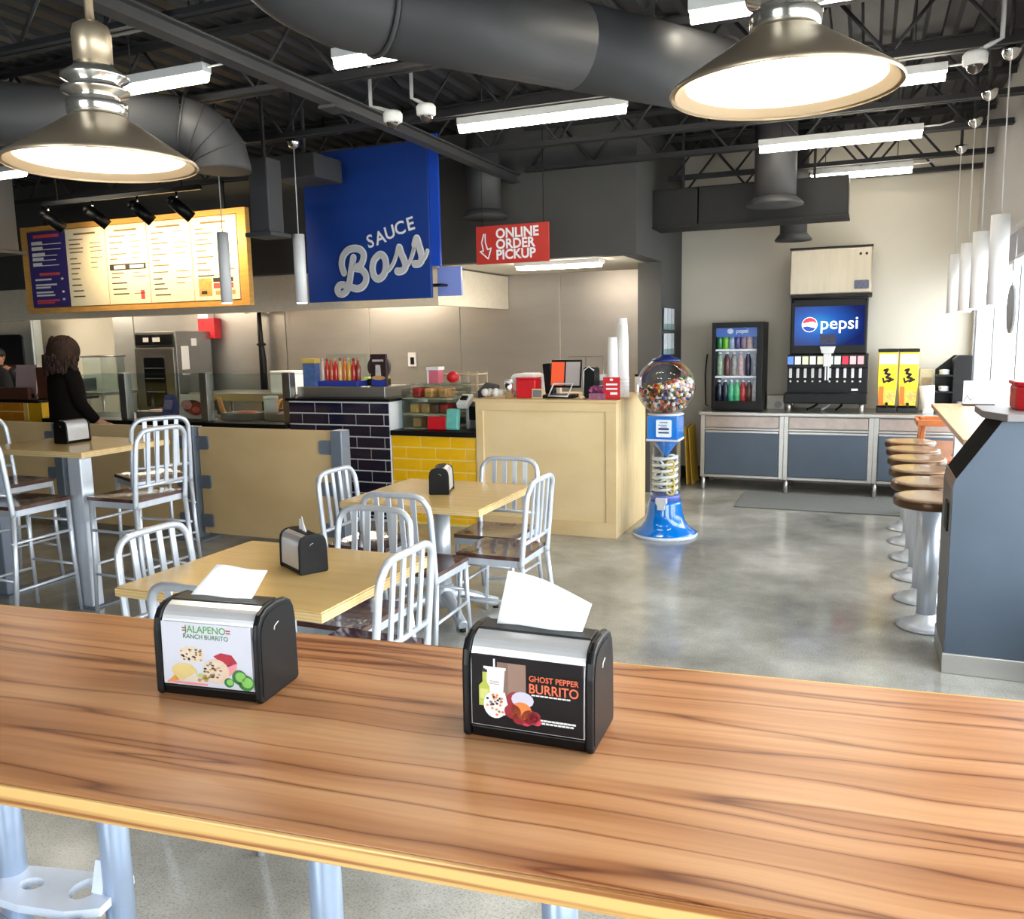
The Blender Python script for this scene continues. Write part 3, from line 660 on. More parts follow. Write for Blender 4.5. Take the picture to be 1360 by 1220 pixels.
t = T('white_canister', 'short white canister behind the right serving glass', 'canister', (-5.57, 7.0, .875))
P(MB().lathe([(.07, 0), (.072, .2), (.07, .21), (.05, .215)], n=20), 'canister_body', white, t); P(MB().lathe([(.074, .2), (.074, .23), (.02, .235)], n=20), 'lid', white, t)
t = T('taco_shells', 'row of golden folded shells on a tray at the serving line end', 'tray', (-5.34, 7.21, .875))
P(MB().box(-.28, .28, -.1, .1, 0, .1), 'tray_box', steel_dk, t, .006)
for i in range(7):
    x = -.24+.08*i; P(MB().prism([(.1*math.cos(a), .1+.09*math.sin(a)) for a in [PI*k/8 for k in range(9)]], 'x', x-.022, x+.022), 'shell', amber, t)
S(MB().obox((-6.25, 7.05, .98), (.05, .03, .2), (R(8), R(-12), 0)), 'wooden_paddle', M('paddle_wood', (206, 140, 84), .5, noise=.15), 'small wooden paddle handle upright behind the middle glass', 'utensil', bw=.008)
S(MB().box(-5.95, -5.6, 8.9, 9.2, 1.02, 1.3), 'paper_box', paper, 'white paper box behind the right serving glass', 'box', bw=.01)
S(MB().box(-5.3, -5.06, 7.36, 7.6, 1.0, 1.2), 'green_box', M('lime', (170, 190, 80), .5, noise=.2), 'lime green pack behind the last glass post', 'box', bw=.01)
t = T('rear_bench', 'steel rear bench under the cladded kitchen wall', 'bench', (-5.5, 9.2, 0))
P(MB().box(-8.3, -3.2, 8.75, 9.5, .9, 1.0), 'bench_top', steel, t, .006, W=True)
for x in (-8.2, -6.5, -4.9, -3.3):
    for y in (8.8, 9.45): P(MB().cyl((x, y, 0), (x, y, .9), .025, n=10), 'leg', steel, t, W=True)
for q in ('paper_box', 'green_box'):
    pass
bpy.data.objects['paper_box'].location.z = 1.0; bpy.data.objects['green_box'].location = (-5.6, 9.1, 1.0)
bpy.data.objects['paper_box'].location.x = -6.9

t = T('navy_tile_counter', 'navy subway tiled counter block with black and steel top', 'counter', (-4.5, 6.9, 0))
P(MB().box(-5.02, -3.93, YF, 7.3, 0, 1.1), 'body', grout, t, W=True)
P(MB().box(-5.04, -3.91, YF-.03, 7.32, 1.1, 1.125), 'worktop', black, t, .003, W=True)
tiles(t, -5.02, -3.93, 1.09, 0.02, YF, navy)
S(MB().box(-5.03, -4.06, 6.72, 7.2, 1.125, 1.22), 'steel_shelf', steel, 'low stainless riser on top of the navy tiled counter', 'shelf', bw=.004)
t = T('yellow_tile_counter', 'yellow subway tiled counter between navy block and birch counter', 'counter', (-3.5, 6.9, 0))
P(MB().box(-3.925, -3.09, YF+.02, 7.3, 0, .8), 'body', grouty, t, W=True)
P(MB().box(-3.925, -3.09, YF-.01, 7.32, .8, .845), 'worktop', black, t, .003, W=True)
tiles(t, -3.925, -3.09, .8, 0.02, YF+.02, yellow)
t = T('left_counter', 'orange tiled counter with brown ledge at the left edge', 'counter', (-9.5, 6.9, 0))
P(MB().box(-11, -8.55, YF+.01, 7.3, 0, 1.04), 'body', grouty, t, W=True)
P(MB().box(-11, -8.3, YF-.04, 7.32, 1.04, 1.07), 'worktop', black, t, .003, W=True)
P(MB().box(-11, -8.56, YF+.04, YF+.08, 1.07, 1.2), 'ledge', brown, t, W=True)
P(MB().box(-8.58, -8.34, YF+.02, YF+.6, 0, 1.04), 'end_panel', yellow, t, W=True, label='yellow glazed end of the counter')
P(MB().box(-8.56, -8.32, YF+.16, YF+.4, 1.07, 1.42), 'divider_board', brown, t, .01, W=True)
tiles(t, -11, -8.6, 1.04, .62, YF+.01, orange)
t = T('menu_stand', 'pale pink paper stand on the orange counter', 'sign', (-9.0, 6.95, 1.072))
P(MB().obox((0, 0, .2), (.34, .008, .34), (R(-8), 0, 0)), 'sheet', M('pink_paper', (222, 190, 190), .7, noise=.05), t)
P(MB().box(-.17, .17, -.05, .05, 0, .04), 'base', brown, t, .004)

# things on the navy counter
zt = 1.22
t = T('sauce_rack', 'blue tray with clear back standing on the steel riser', 'rack', (-4.65, 6.95, zt))
P(MB().box(-.26, .21, -.1, .1, 0, .05), 'tray', M('tray_blue', (44, 62, 160), .4, noise=.05), t, .004)
P(MB().box(-.26, .21, .1, .106, 0, .3), 'back_panel', clear, t)
sc = [(226, 200, 190), (200, 60, 40), (196, 90, 50), (206, 40, 40), (226, 190, 120), (214, 120, 50), (222, 170, 60), (196, 50, 40), (150, 50, 40)]
for i, c_ in enumerate(sc):
    x = -4.87+.05*i; y = 6.93
    t = T('sauce_bottle', '%s sauce bottle in the blue rack, number %s from the left' % (['pale', 'red', 'rust', 'scarlet', 'cream', 'orange', 'mustard', 'crimson', 'maroon'][i], ['one', 'two', 'three', 'four', 'five', 'six', 'seven', 'eight', 'nine'][i]), 'bottle', (x, y, zt+.05), 0, 'sauce bottles in the blue rack')
    P(MB().lathe([(.021, 0), (.023, .01), (.023, .13), (.012, .17), (.011, .19)], n=14), 'bottle_body', M('sauce%d' % i, c_, .25, coat=.5, noise=.1), t)
    P(MB().lathe([(.013, .19), (.013, .21), (.004, .215)], n=12), 'cap', M('cap%d' % (i % 3), [(200, 190, 170), (160, 40, 40), (210, 120, 60)][i % 3], .4, noise=.03), t)
t = T('bagel_display', 'round dark holder with white rolls right of the sauces', 'holder', (-4.335, 7.05, zt))
P(MB().cyl((0, .02, .17), (0, .06, .17), .12, n=24), 'disc', M('smoke', (70, 66, 64), .3, noise=.1), t); P(MB().box(-.1, .1, -.02, .08, 0, .06), 'base', blackm, t)
for i in range(2): P(MB().sphere((-.03+.08*i, -.02, .1+.02*i), .035, 12, sc=(1.2, .8, .7)), 'roll', white, t)
t = T('promo_board', 'tall dark promotional board with wrapped roll picture, navy counter right end', 'sign', (-4.2, 6.85, zt))
P(MB().box(-.085, .085, 0, .03, 0, .3), 'board', M('promo_dark', (58, 36, 40), .4, noise=.1), t, .004)
mb = MB(); mb.rect(-.075, .075, .005, .07, -.002, 1); mb.disc(0, .08, .075, .02, -.003, 3); mb.prism([(-.03, .1), (.03, .1), (.024, .2), (-.024, .2)], 'y', -.006, -.002, 2); mb.rect(-.06, .06, .23, .25, -.002, 2)
P(mb, 'print', [black, M('tray_blue', (44, 62, 160)), M('wrap', (200, 196, 190), .5, noise=.2), amber], t)
t = T('mini_poster', 'small blue box with yellow lid at the navy counter left end', 'box', (-4.95, 6.85, zt))
P(MB().box(-.07, .07, -.04, .04, 0, .22), 'box_body', M('poster_blue', (74, 104, 160), .5, noise=.25, nscale=20), t, .003)
P(MB().box(-.075, .075, -.045, .045, .22, .265), 'lid', M('poster_yellow', (206, 180, 80), .5, noise=.05), t, .003)

# things on the yellow counter
zc = .845
t = T('pastry_case', 'clear acrylic pastry case with packets on the yellow counter', 'display case', (-3.62, 6.9, zc))
for a, b, c, d, e, g in ((-.25, .2, -.2, -.194, 0, .34), (-.25, .25, .194, .2, 0, .4), (-.256, -.25, -.2, .2, 0, .36), (.25, .256, -.2, .2, 0, .36)):
    P(MB().box(a, b, c, d, e, g), 'acrylic_panel', clear, t)
P(MB().box(-.26, .26, -.1, .2, .39, .4), 'acrylic_top', clear, t)
for z in (.0, .13, .27): P(MB().box(-.25, .25, -.19, .19, z, z+.01), 'shelf', M('case_shelf', (206, 190, 160), .5, noise=.05), t)
pk = [M('cookie', (190, 140, 90), .5, noise=.4, nscale=40), M('choc', (80, 50, 44), .5, noise=.3, nscale=30), M('cherry', (170, 40, 40), .45, noise=.2), amber]
k = 0
for z, n_ in ((.01, 3), (.14, 4), (.28, 3)):
    for i in range(n_):
        x = -3.62-.2+.4*(i+.5)/n_
        S(MB().obox((x, 6.85, zc+z+.045), (.085, .2, .085), (0, 0, R(random.uniform(-8, 8)))), 'pastry_packet', pk[(k*3+i) % 4], '%s wrapped pastry packet on the %s shelf of the pastry case' % (['left', 'middle', 'right'][i] if n_ == 3 else ['first', 'second', 'third', 'fourth'][i], ['bottom', 'middle', 'top'][[.01, .14, .28].index(z)]), 'pastry', 'packets in the pastry case', .015)
    k += 1
t = T('drink_carton', 'small pink and white carton on the pastry case', 'carton', (-3.68, 7.0, zc+.4))
P(MB().box(-.055, .055, -.05, .05, 0, .12), 'carton_body', M('carton_pink', (214, 110, 130), .5, noise=.05), t, .003); P(MB().box(-.065, .065, -.06, .06, .12, .15), 'lid', white, t, .003); P(MB().box(-.06, -.045, -.055, .055, 0, .12), 'side_band', white, t)
S(MB().sphere((-3.5, 7.0, zc+.455), .06, 16, sc=(1, 1, .9)), 'red_ball', red, 'round red container on the pastry case', 'container')
t = T('wire_basket', 'tan wire basket leaning behind the pastry case', 'basket', (-3.66, 7.55, .9))
wm = M('tan_wire', (186, 174, 146), .4, .3, noise=.05)
for z in (0, .1, .2, .3, .4): P(MB().tube([(-.2, -.12, z), (.2, -.12, z), (.2, .12, z), (-.2, .12, z)], .008, 6, True), 'wire_ring', wm, t)
for x in (-.2, -.1, 0, .1, .2): P(MB().tube([(x, -.12, .42), (x, -.12, 0), (x, .12, 0), (x, .12, .42)], .006, 6), 'wire', wm, t)
S(MB().box(-3.95, -3.15, 7.35, 7.8, 0, .9), 'rear_cabinet', steel_dk, 'steel cabinet behind the yellow counter carrying the wire basket', 'cabinet', bw=.005)
t = T('card_reader', 'white tilted card reader beside the pastry case', 'card reader', (-3.285, 6.8, zc))
P(MB().cyl((0, .05, 0), (0, .05, .2), .02, n=10), 'stand', lgrey, t); P(MB().obox((0, 0, .25), (.11, .16, .06), (R(30), 0, 0)), 'reader_body', white, t, .01)
P(MB().obox((.0, -.02, .28), (.06, .05, .02), (R(30), 0, 0)), 'screen', black, t)
S(MB().obox((-3.34, 6.66, zc+.1), (.13, .05, .19), (R(-10), 0, 0)), 'teal_pouch', teal, 'teal pouch in front of the card reader', 'pouch', bw=.02)
S(MB().obox((-3.5, 6.68, zc+.06), (.2, .06, .12), (R(-8), 0, 0)), 'red_pouch', red, 'red pouch in front of the pastry case', 'pouch', bw=.015)
t = T('counter_oven', 'dark fronted steel counter oven left of the birch counter', 'oven', (-3.16, 7.05, zc))
P(MB().box(-.14, .06, -.2, .2, 0, .26), 'oven_body', steel_dk, t, .006); P(MB().box(-.12, .05, -.21, -.2, .08, .2), 'oven_window', black, t)
S(MB().obox((-3.12, 6.95, zc+.32), (.14, .18, .1), (R(24), R(10), 0)), 'scale_display', M('slate_plastic', (62, 64, 76), .35, noise=.1), 'slanted dark display on the counter oven', 'display', bw=.008)

# ------------------------------------------------------------------ queue rail
t = T('queue_rail', 'birch panel queue rail on grey steel posts with square brackets', 'rail', (-5.2, 5.5, 0))
bm_, be_ = MATS['birch'], MATS['birch_edge']
pxs = [-8.25, -6.74, -5.2, -3.74]
for x in pxs:
    po = P(MB().box(x-.05, x+.05, 5.44, 5.56, .02, .965), 'post', post_grey, t, .006, W=True)
    P(MB().box(x-.13, x+.13, 5.38, 5.62, 0, .02), 'base_plate', post_grey, po, .004, W=True)
for a, b in zip(pxs[:-1], pxs[1:]):
    P(MB().box(a+.07, b-.07, 5.485, 5.51, .06, .96), 'panel', bm_, t, .003, W=True)
    for s, x in ((1, a), (-1, b)):
        for z in (.17, .5, .83):
            P(MB().prism(rrect(min(x+s*.05, x+s*.18), max(x+s*.05, x+s*.18), z-.055, z+.055, .02), 'y', 5.468, 5.485), 'bracket', post_grey, t, W=True)

# ------------------------------------------------------------------ birch pickup counter
t = T('pickup_counter', 'pale birch pickup counter with framed front panel', 'counter', (-2.47, 7.05, 0))
xa, xb = -3.08, -1.835
P(MB().box(xa+.07, xb-.07, YF+.03, 7.5, 0, 1.09), 'carcass', bm_, t, W=True)
P(MB().box(xa+.07, xb-.09, YF+.012, YF+.03, .13, 1.04), 'front_panel', MATS['birch_light'], t, W=True)
P(MB().box(xa, xb, YF, YF+.03, 0, .13), 'bottom_rail', be_, t, .003, W=True)
P(MB().box(xa, xb, YF, YF+.03, 1.04, 1.11), 'top_rail', be_, t, .003, W=True)
P(MB().box(xa, xa+.07, YF, YF+.03, .13, 1.04), 'stile', be_, t, .003, W=True)
P(MB().box(xb-.09, xb, YF, YF+.03, .13, 1.04), 'stile', be_, t, .003, W=True)
P(MB().box(xb-.03, xb, YF+.03, 7.55, 0, 1.11), 'end_panel', be_, t, .003, W=True)
P(MB().box(xa-.02, xb+.005, YF-.005, 7.56, 1.11, 1.135), 'worktop', MATS['birch'], t, .003, W=True)
zk = 1.135
def cupstack(x, y, h, r, label):
    t = T('cup_stack', label, 'cups', (x, y, zk), 0, 'stacks of white cups')
    P(MB().lathe([(r*1.0, 0), (r*1.02, .01), (r*.86, h-.1), (r*.72, h), (r*.6, h)], n=24), 'cup_column', paper, t)
    for i in range(5): P(MB().lathe([(r*1.03, 0), (r*1.05, .006), (r*1.03, .012)], (0, 0, .03+i*.03), 24), 'cup_rim', paper, t)
cupstack(-1.97, 6.95, .5, .05, 'short white cup stack in front of the taller ones')
cupstack(-1.93, 7.1, .66, .056, 'tallest white cup stack on the birch counter')
cupstack(-1.885, 6.98, .6, .045, 'slim white cup stack at the counter edge')
t = T('payment_terminal', 'black counter terminal with orange and grey split screen', 'terminal', (-2.36, 6.8, zk))
P(MB().obox((0, .08, .2), (.27, .03, .24), (R(-10), 0, 0)), 'screen_housing', black, t, .008)
P(MB().obox((-.07, .058, .2), (.115, .006, .2), (R(-10), 0, 0)), 'orange_screen', M('screen_orange', (214, 84, 48), .3, emit=(214, 84, 48), es=.35), t)
P(MB().obox((.065, .058, .2), (.125, .006, .2), (R(-10), 0, 0)), 'grey_screen', M('screen_grey', (150, 142, 140), .3, emit=(150, 142, 140), es=.3), t)
P(MB().obox((.05, .052, .13), (.1, .004, .05), (R(-10), 0, 0)), 'screen_band', M('screen_pink', (214, 170, 150), .4, noise=.3, nscale=60), t)
P(MB().box(-.17, .1, -.1, .12, 0, .03), 'base', black, t, .008)
P(MB().tube([(-.1, -.1, .02), (-.07, -.05, .12), (.1, -.05, .12), (.07, -.1, .02)], .009, 8, True), 'stand_loop', lgrey, t)
P(MB().obox((-.16, .1, .15), (.08, .08, .28), (0, R(-6), 0)), 'side_housing', black, t, .01)
t = T('receipt_printer', 'tall black card holder right of the payment terminal', 'holder', (-2.13, 6.85, zk))
P(MB().prism(rrect(-.05, .05, 0, .26, .03), 'y', -.06, .08), 'holder_body', black, t, .004); P(MB().tube([(-.05, -.065, .02), (-.045, -.065, .23), (0, -.065, .262), (.045, -.065, .23)], .006, 6), 'chrome_edge', lgrey, t)
t = T('toaster', 'rounded white appliance with red front on the birch counter', 'appliance', (-2.78, 7.0, zk))
P(MB().prism(rrect(-.1, .14, 0, .2, .05), 'y', -.12, .12), 'appliance_body', white, t, .01)
t = T('red_box', 'red box beside the white appliance on the birch counter', 'box', (-2.69, 6.79, zk))
P(MB().box(-.07, .11, -.08, .08, 0, .16), 'box_body', red, t, .012); P(MB().box(-.07, .11, -.081, .08, .16, .175), 'lid', red, t, .005)
t = T('steel_canister', 'small silver canister left of the red box', 'canister', (-2.81, 6.68, zk))
P(MB().lathe([(.035, 0), (.036, .15), (.03, .155)], n=18), 'canister_body', chrome, t); P(MB().lathe([(.0365, .13), (.0365, .15), (.02, .16)], n=18), 'lid', lgrey, t)
S(MB().box(-2.59, -2.53, 7.2, 7.25, zk, zk+.27), 'white_tag_stand', white, 'small white upright tag behind the red box', 'tag', bw=.004)
t = T('wooden_card_frame', 'small wooden framed card before the red box', 'frame', (-2.56, 6.7, zk))
P(MB().box(-.05, .05, 0, .02, 0, .08), 'frame', MATS['birch_edge'], t, .003); P(MB().box(-.04, .04, -.002, 0, .01, .07), 'card', mgrey, t)
t = T('plastic_bag', 'crumpled clear plastic bag at the left end of the birch counter', 'bag', (-2.95, 6.75, zk))
mb = MB(); rnd = random.Random(3)
for i in range(7): mb.sphere((-.1+.036*i, rnd.uniform(-.05, .05), .045), .036, 8, sc=(1.2, 1, .8+rnd.random()*.4))
P(mb, 'bag_film', M('bag_film', (226, 222, 216), .25, noise=.06, nscale=40), t)
t = T('candy_box', 'open carton of purple wrapped candy on the birch counter', 'box', (-2.02, 6.72, zk))
P(MB().box(-.07, .07, -.07, .07, 0, .05), 'carton', M('candy_carton', (150, 90, 120), .5, noise=.3, nscale=40), t, .003)
mb = MB()
for i in range(16): mb.obox((-.055+.035*(i % 4), -.05+.033*(i//4), .06+rnd.random()*.03), (.03, .02, .04), (rnd.random(), rnd.random(), rnd.random()))
o = P(mb, 'candy', M('candy_wrap', (140, 70, 110), .3, noise=.5, nscale=70), t); o['kind'] = 'stuff'
t = T('white_sign_card', 'white card in a stand behind the candy carton', 'card', (-2.07, 6.95, zk))
P(MB().box(-.055, .055, 0, .008, 0, .19), 'card', paper, t); P(MB().rect(-.045, .045, .1, .14, -.001).rect(-.045, .0, .05, .07, -.001), 'print', mgrey, t); P(MB().box(-.05, .05, -.03, .03, 0, .012), 'base', black, t)
t = T('red_sign_card', 'red card in a clear stand before the cup stacks', 'card', (-1.9, 6.66, zk))
P(MB().box(-.07, .07, 0, .008, 0, .18), 'card', red, t)
P(MB().rect(-.045, .05, .115, .13, -.001).rect(-.045, .05, .08, .093, -.001).rect(-.01, .05, .04, .06, -.001).disc(0, .16, .015, .01, -.001), 'print', paper, t)
P(MB().box(-.07, .07, -.03, .03, 0, .008), 'base', clear, t)
t = T('wall_wire_rack', 'thin wire rack in front of the steel wall behind the payment terminal', 'rack', (-2.35, 7.4, zk))
P(MB().tube([(-.16, 0, 0), (-.16, 0, .33), (.16, 0, .33), (.16, 0, 0)], .005, 6).tube([(0, 0, 0), (0, 0, .33)], .004, 6), 'wire_frame', steel_dk, t)
t = T('small_tub', 'small white spice tub at the counter corner behind the globe', 'tub', (-1.87, 7.42, zk))
P(MB().lathe([(.03, 0), (.032, .15), (.03, .16)], n=16), 'tub_body', white, t); P(MB().lathe([(.033, .15), (.033, .17), (.01, .172)], n=16), 'lid', blackm, t)

# ------------------------------------------------------------------ gumball machine
gx, gy = -1.5, 6.86
t = T('gumball_machine', 'tall glossy blue spiral gumball machine with clear globe', 'gumball machine', (gx, gy, 0))
P(MB().lathe([(.255, 0), (.262, .015), (.25, .035), (.2, .07), (.165, .12), (.145, .19), (.135, .27), (.13, .29)], n=48), 'base', gumblue, t)
P(MB().lathe([(.263, .0), (.27, .012), (.262, .026)], n=48, cap=False), 'base_rim', M('rim_white', (214, 224, 240), .2, noise=.02), t)
P(MB().lathe([(.122, .29), (.122, .315), (.126, .32), (.126, .34), (.11, .345)], n=36), 'lower_ring', M('ring_blue', (92, 110, 190), .2, noise=.05), t)
P(MB().lathe([(.124, .33), (.124, .8)], n=36, cap=False), 'clear_tube', glass('globe_plastic', (248, 250, 250), .05, .6), t)
P(MB().lathe([(.02, .66), (.03, .68), (.09, .76), (.122, .795), (.122, .805)], n=36), 'funnel', gumblue, t)
sp = [(.096*math.cos(i*.42), .096*math.sin(i*.42), .35+.31*i/90) for i in range(91)]
P(MB().tube(sp, .013, 6), 'spiral_track', white, t, label='white spiral ball track inside the tube')
for i in range(9): P(MB().tube(ringpts((.055*math.cos(i*2.4), .055*math.sin(i*2.4), .37+.033*i), (math.cos(i), math.sin(i), .6), .042, 14), .009, 6, True), 'track_loop', white, t)
P(MB().tube([(.035*math.cos(i*.9), .035*math.sin(i*.9), .36+.3*i/30) for i in range(31)], .016, 6), 'inner_track', blackm, t, label='black inner ball track')
for i, z in enumerate((.38, .42, .46, .55, .6)): P(MB().tube(ringpts((.06, -.07, z), (.2, -1, .3), .03, 12), .01, 6, True), 'track_loop', M('track_yellow', (226, 200, 110), .35, noise=.05), t)
P(MB().prism([(-.045, .33), (.045, .33), (.045, .29), (.03, .27), (.03, .235), (-.03, .235), (-.03, .27), (-.045, .29)], 'y', -.165, -.115), 'outlet_door', lgrey, t, .004)
P(MB().prism(rrect(-.125, .125, .805, 1.0, .01), 'y', -.12, .12), 'coin_box', gumblue, t, .012)
P(MB().box(-.13, .13, -.125, .125, .795, .81).lathe([(.14, 1.0), (.15, 1.008), (.14, 1.016)], n=36), 'trim_ring', lgrey, t)
pl = P(MB().prism(rrect(-.05, .075, .83, .97, .012), 'y', -.128, -.12), 'label_plate', M('label_white', (226, 236, 246), .3, noise=.02), t)
P(MB().rect(-.02, .045, .945, .952, -.129).rect(-.03, .04, .925, .93, -.129).rect(-.03, .055, .888, .905, -.129).rect(-.03, .055, .86, .872, -.129).rect(-.01, .04, .91, .915, -.129), 'print', darkblue, pl)
gr = .238
prof = [(gr*math.sin(a), 1.232-gr*math.cos(a)) for a in [R(26+i*(128/20)) for i in range(21)]]
P(MB().lathe(prof, n=48, cap=False), 'globe', glass('globe_plastic'), t)
P(MB().lathe([(.112, 1.43), (.118, 1.44), (.11, 1.452), (.09, 1.462), (.06, 1.468), (.05, 1.482), (.02, 1.49)], n=36), 'lid', darkblue, t)
cc = [(190, 40, 40), (236, 120, 40), (240, 236, 226), (244, 240, 232), (90, 50, 40), (232, 190, 60), (50, 80, 170), (236, 228, 214), (60, 120, 70), (222, 160, 160), (60, 36, 34)]
cm = [M('candy_ball%d' % i, c_, .25, coat=.3, noise=.15, nscale=60) for i, c_ in enumerate(cc)]
mb = MB(); rnd = random.Random(5); n_ = 0
while n_ < 520:
    p = Vector((rnd.uniform(-1, 1), rnd.uniform(-1, 1), rnd.uniform(-1, .35)))*gr
    top = gr*(.12+.25*(p.x/gr))
    if p.length > gr-.022 or p.length < gr*.55 and p.z < top-.05 or p.z > top or p.z < -gr*.86: continue
    mb.sphere((p.x, p.y, 1.232+p.z), .0175, 6, rnd.randrange(len(cm))); n_ += 1
o = P(mb, 'gumballs', cm, t); o['kind'] = 'stuff'

# ------------------------------------------------------------------ partition wall items
t = T('brochure_rack', 'clear two tier brochure rack with pale leaflets on the partition', 'rack', (-1.955, 9.0, 1.42))
for z in (1.44, 1.7):
    for y in (8.85, 9.02, 9.19):
        P(MB().box(-1.945, -1.938, y-.07, y+.07, z, z+.22), 'leaflet', M('leaflet', (196, 202, 210), .5, noise=.15, nscale=14), t, W=True)
    P(MB().box(-1.957, -1.95, 8.76, 9.28, z-.01, z+.2), 'back_panel', clear, t, W=True)
    P(MB().box(-1.935, -1.93, 8.76, 9.28, z-.01, z+.06).box(-1.957, -1.93, 8.76, 9.28, z-.012, z-.008), 'pocket', clear, t, W=True)
t = T('wet_floor_sign', 'folded yellow floor sign leaning on the back wall', 'sign', (-1.78, 9.35, 0))
ym = M('sign_yellow', (220, 178, 70), .4, noise=.05)
P(MB().obox((.0, .0, .33), (.2, .012, .66), (0, R(-7), R(80))), 'sign_panel', ym, t, .004); P(MB().obox((.05, .0, .33), (.2, .012, .66), (0, R(-11), R(80))), 'sign_panel', ym, t, .004)
S(MB().tube([(-1.66, YB-.01, 1.42), (-1.665, YB-.02, 1.36), (-1.68, YB-.02, 1.2), (-1.67, YB-.02, .85), (-1.64, YB-.03, .84)], .007, 8), 'power_cord', blackm, 'black cord hanging down the beige wall left of the cooler', 'cord')

# ------------------------------------------------------------------ soda counter
t = T('drink_counter', 'steel drink counter on legs with three slate door bays', 'counter', (-.33, 9.35, 0))
xs0, bw_ = -1.6, .845; yf = 9.03
P(MB().box(xs0-.02, .95, yf-.03, YB-.03, .8, .835), 'worktop', steel, t, .006, W=True)
P(MB().box(xs0, .945, yf+.03, YB-.04, .16, .8), 'carcass', steel_dk, t, W=True)
for i in range(3):
    a = xs0+bw_*i; b = a+bw_
    fr = P(MB().box(a, a+.045, yf, yf+.03, .14, .8).box(b-.045, b, yf, yf+.03, .14, .8).box(a+.045, b-.045, yf, yf+.03, .14, .17).box(a+.045, b-.045, yf, yf+.03, .645, .665), 'bay_frame', steel, t, .004, W=True)
    P(MB().box(a+.05, b-.05, yf-.002, yf+.02, .675, .79), 'apron_panel', M('apron_steel', (170, 156, 148), .35, .7, noise=.08), t, .003, W=True)
    d = P(MB().box(a+.05, b-.05, yf-.01, yf+.02, .175, .64), 'door', slate, t, .004, W=True)
    P(MB().box(a+.05, b-.05, yf-.016, yf-.01, .62, .64), 'pull_edge', steel, d, W=True)
for i in range(4):
    x = xs0+.03+bw_*i-(.06 if i == 3 else 0)
    for y in (yf+.03, YB-.12): P(MB().lathe([(.022, 0), (.018, .02), (.022, .03), (.022, .16)], (x, y, 0), 14), 'leg', steel, t, W=True)
S(MB().prism(rrect(-1.12, .5, 8.16, 8.98, .01), 'z', .001, .012), 'floor_mat', rubber, 'dark grey rubber mat on the floor before the drink counter', 'mat', bw=.003)

zk = .835
t = T('drink_cooler', 'black countertop cooler with lit glass door full of drinks', 'cooler', (-1.24, 9.36, zk))
x0, x1, y0, y1, z0, z1 = -1.5, -.985, 9.1, 9.58, zk+.01, 1.76
P(MB().box(x0, x0+.03, y0, y1, z0, z1).box(x1-.05, x1, y0, y1, z0, z1).box(x0+.03, x1-.05, y0, y1, z1-.04, z1).box(x0+.03, x1-.05, y0, y1, z0, z0+.08).box(x0+.03, x1-.05, y1-.03, y1, z0+.08, z1-.04), 'cabinet', black, t, .004, W=True)
P(MB().box(x0+.03, x1-.05, y1-.04, y1-.031, z0+.08, z1-.04), 'lit_back', M('cooler_light', (214, 226, 240), .5, emit=(206, 224, 246), es=.12), t, W=True)
dr = P(MB().box(x0, x0+.035, y0-.03, y0-.002, z0+.02, z1).box(x1-.06, x1, y0-.03, y0-.002, z0+.02, z1).box(x0+.035, x1-.06, y0-.03, y0-.002, z1-.055, z1).box(x0+.035, x1-.06, y0-.03, y0-.002, z0+.02, z0+.1), 'door', black, t, .004, W=True)
P(MB().box(x0+.035, x1-.06, y0-.02, y0-.015, z0+.1, z1-.055), 'door_glass', MATS['film'], dr, W=True)
hd = P(MB().box(x0+.035, x1-.05, y0+.02, y0+.03, z1-.15, z1-.05), 'header_panel', M('header_blue', (54, 90, 160), .4, emit=(60, 100, 180), es=.25), t, W=True)
mb = MB().disc(-1.32, 1.67, .032, .028, y0+.018, 0); mb.text('pepsi', -1.2, 1.67, .06, y0+.018, 0, 0, .02)
P(mb, 'print', [M('print_pale', (206, 216, 236), .4, noise=.02)], hd, W=True)
for z in (z0+.36, z0+.64): P(MB().box(x0+.03, x1-.05, y0+.03, y1-.04, z-.02, z), 'shelf', M('shelf_white', (236, 240, 246), .4, emit=(230, 238, 250), es=.05), t, W=True)
rows = [(z0+.08, .235, [(30, 36, 54), (24, 34, 60), (70, 180, 140), (80, 190, 130), (190, 60, 70), (90, 64, 56), (206, 214, 232)], 'bottom'),
        (z0+.36, .25, [(150, 176, 150), (96, 48, 44), (150, 148, 150), (206, 180, 184), (44, 48, 76), (180, 190, 214)], 'middle'),
        (z0+.64, .15, [(40, 130, 70), (120, 200, 40), (150, 170, 200), (80, 80, 140), (150, 130, 150), (214, 190, 190), (90, 120, 180)], 'top')]
cn = [['navy', 'dark blue', 'teal', 'mint', 'red', 'brown', 'silver'], ['pale green', 'maroon', 'grey', 'pink', 'indigo', 'pale blue'], ['dark green', 'lime', 'steel blue', 'violet', 'mauve', 'rose', 'blue']]
for ri, (z, h, cols, nm) in enumerate(rows):
    k = len(cols); w = (x1-.05-x0-.03)/k
    for i, c_ in enumerate(cols):
        x = x0+.03+w*(i+.5); m_ = M('drink_%d_%d' % (ri, i), c_, .25, coat=.4, noise=.25, nscale=40, stretch=(1, 1, .6))
        can = ri == 2
        b = T('drink_can' if can else 'drink_bottle', '%s drink on the %s shelf of the lit cooler' % (cn[ri][i], nm), 'drink', (x, y0+.1, z), 0, 'drinks in the cooler')
        if can: P(MB().lathe([(.026, 0), (.031, .012), (.031, h-.015), (.026, h)], n=16), 'can_body', m_, b)
        else:
            P(MB().lathe([(.029, 0), (.034, .01), (.034, h*.68), (.017, h*.88), (.016, h*.92)], n=16), 'bottle_body', m_, b)
            P(MB().lathe([(.018, h*.91), (.018, h), (.008, h+.003)], n=12), 'cap', white, b)
t = T('soda_fountain', 'black soda fountain with lit blue brand screen and lever row', 'soda fountain', (-.36, 9.4, zk))
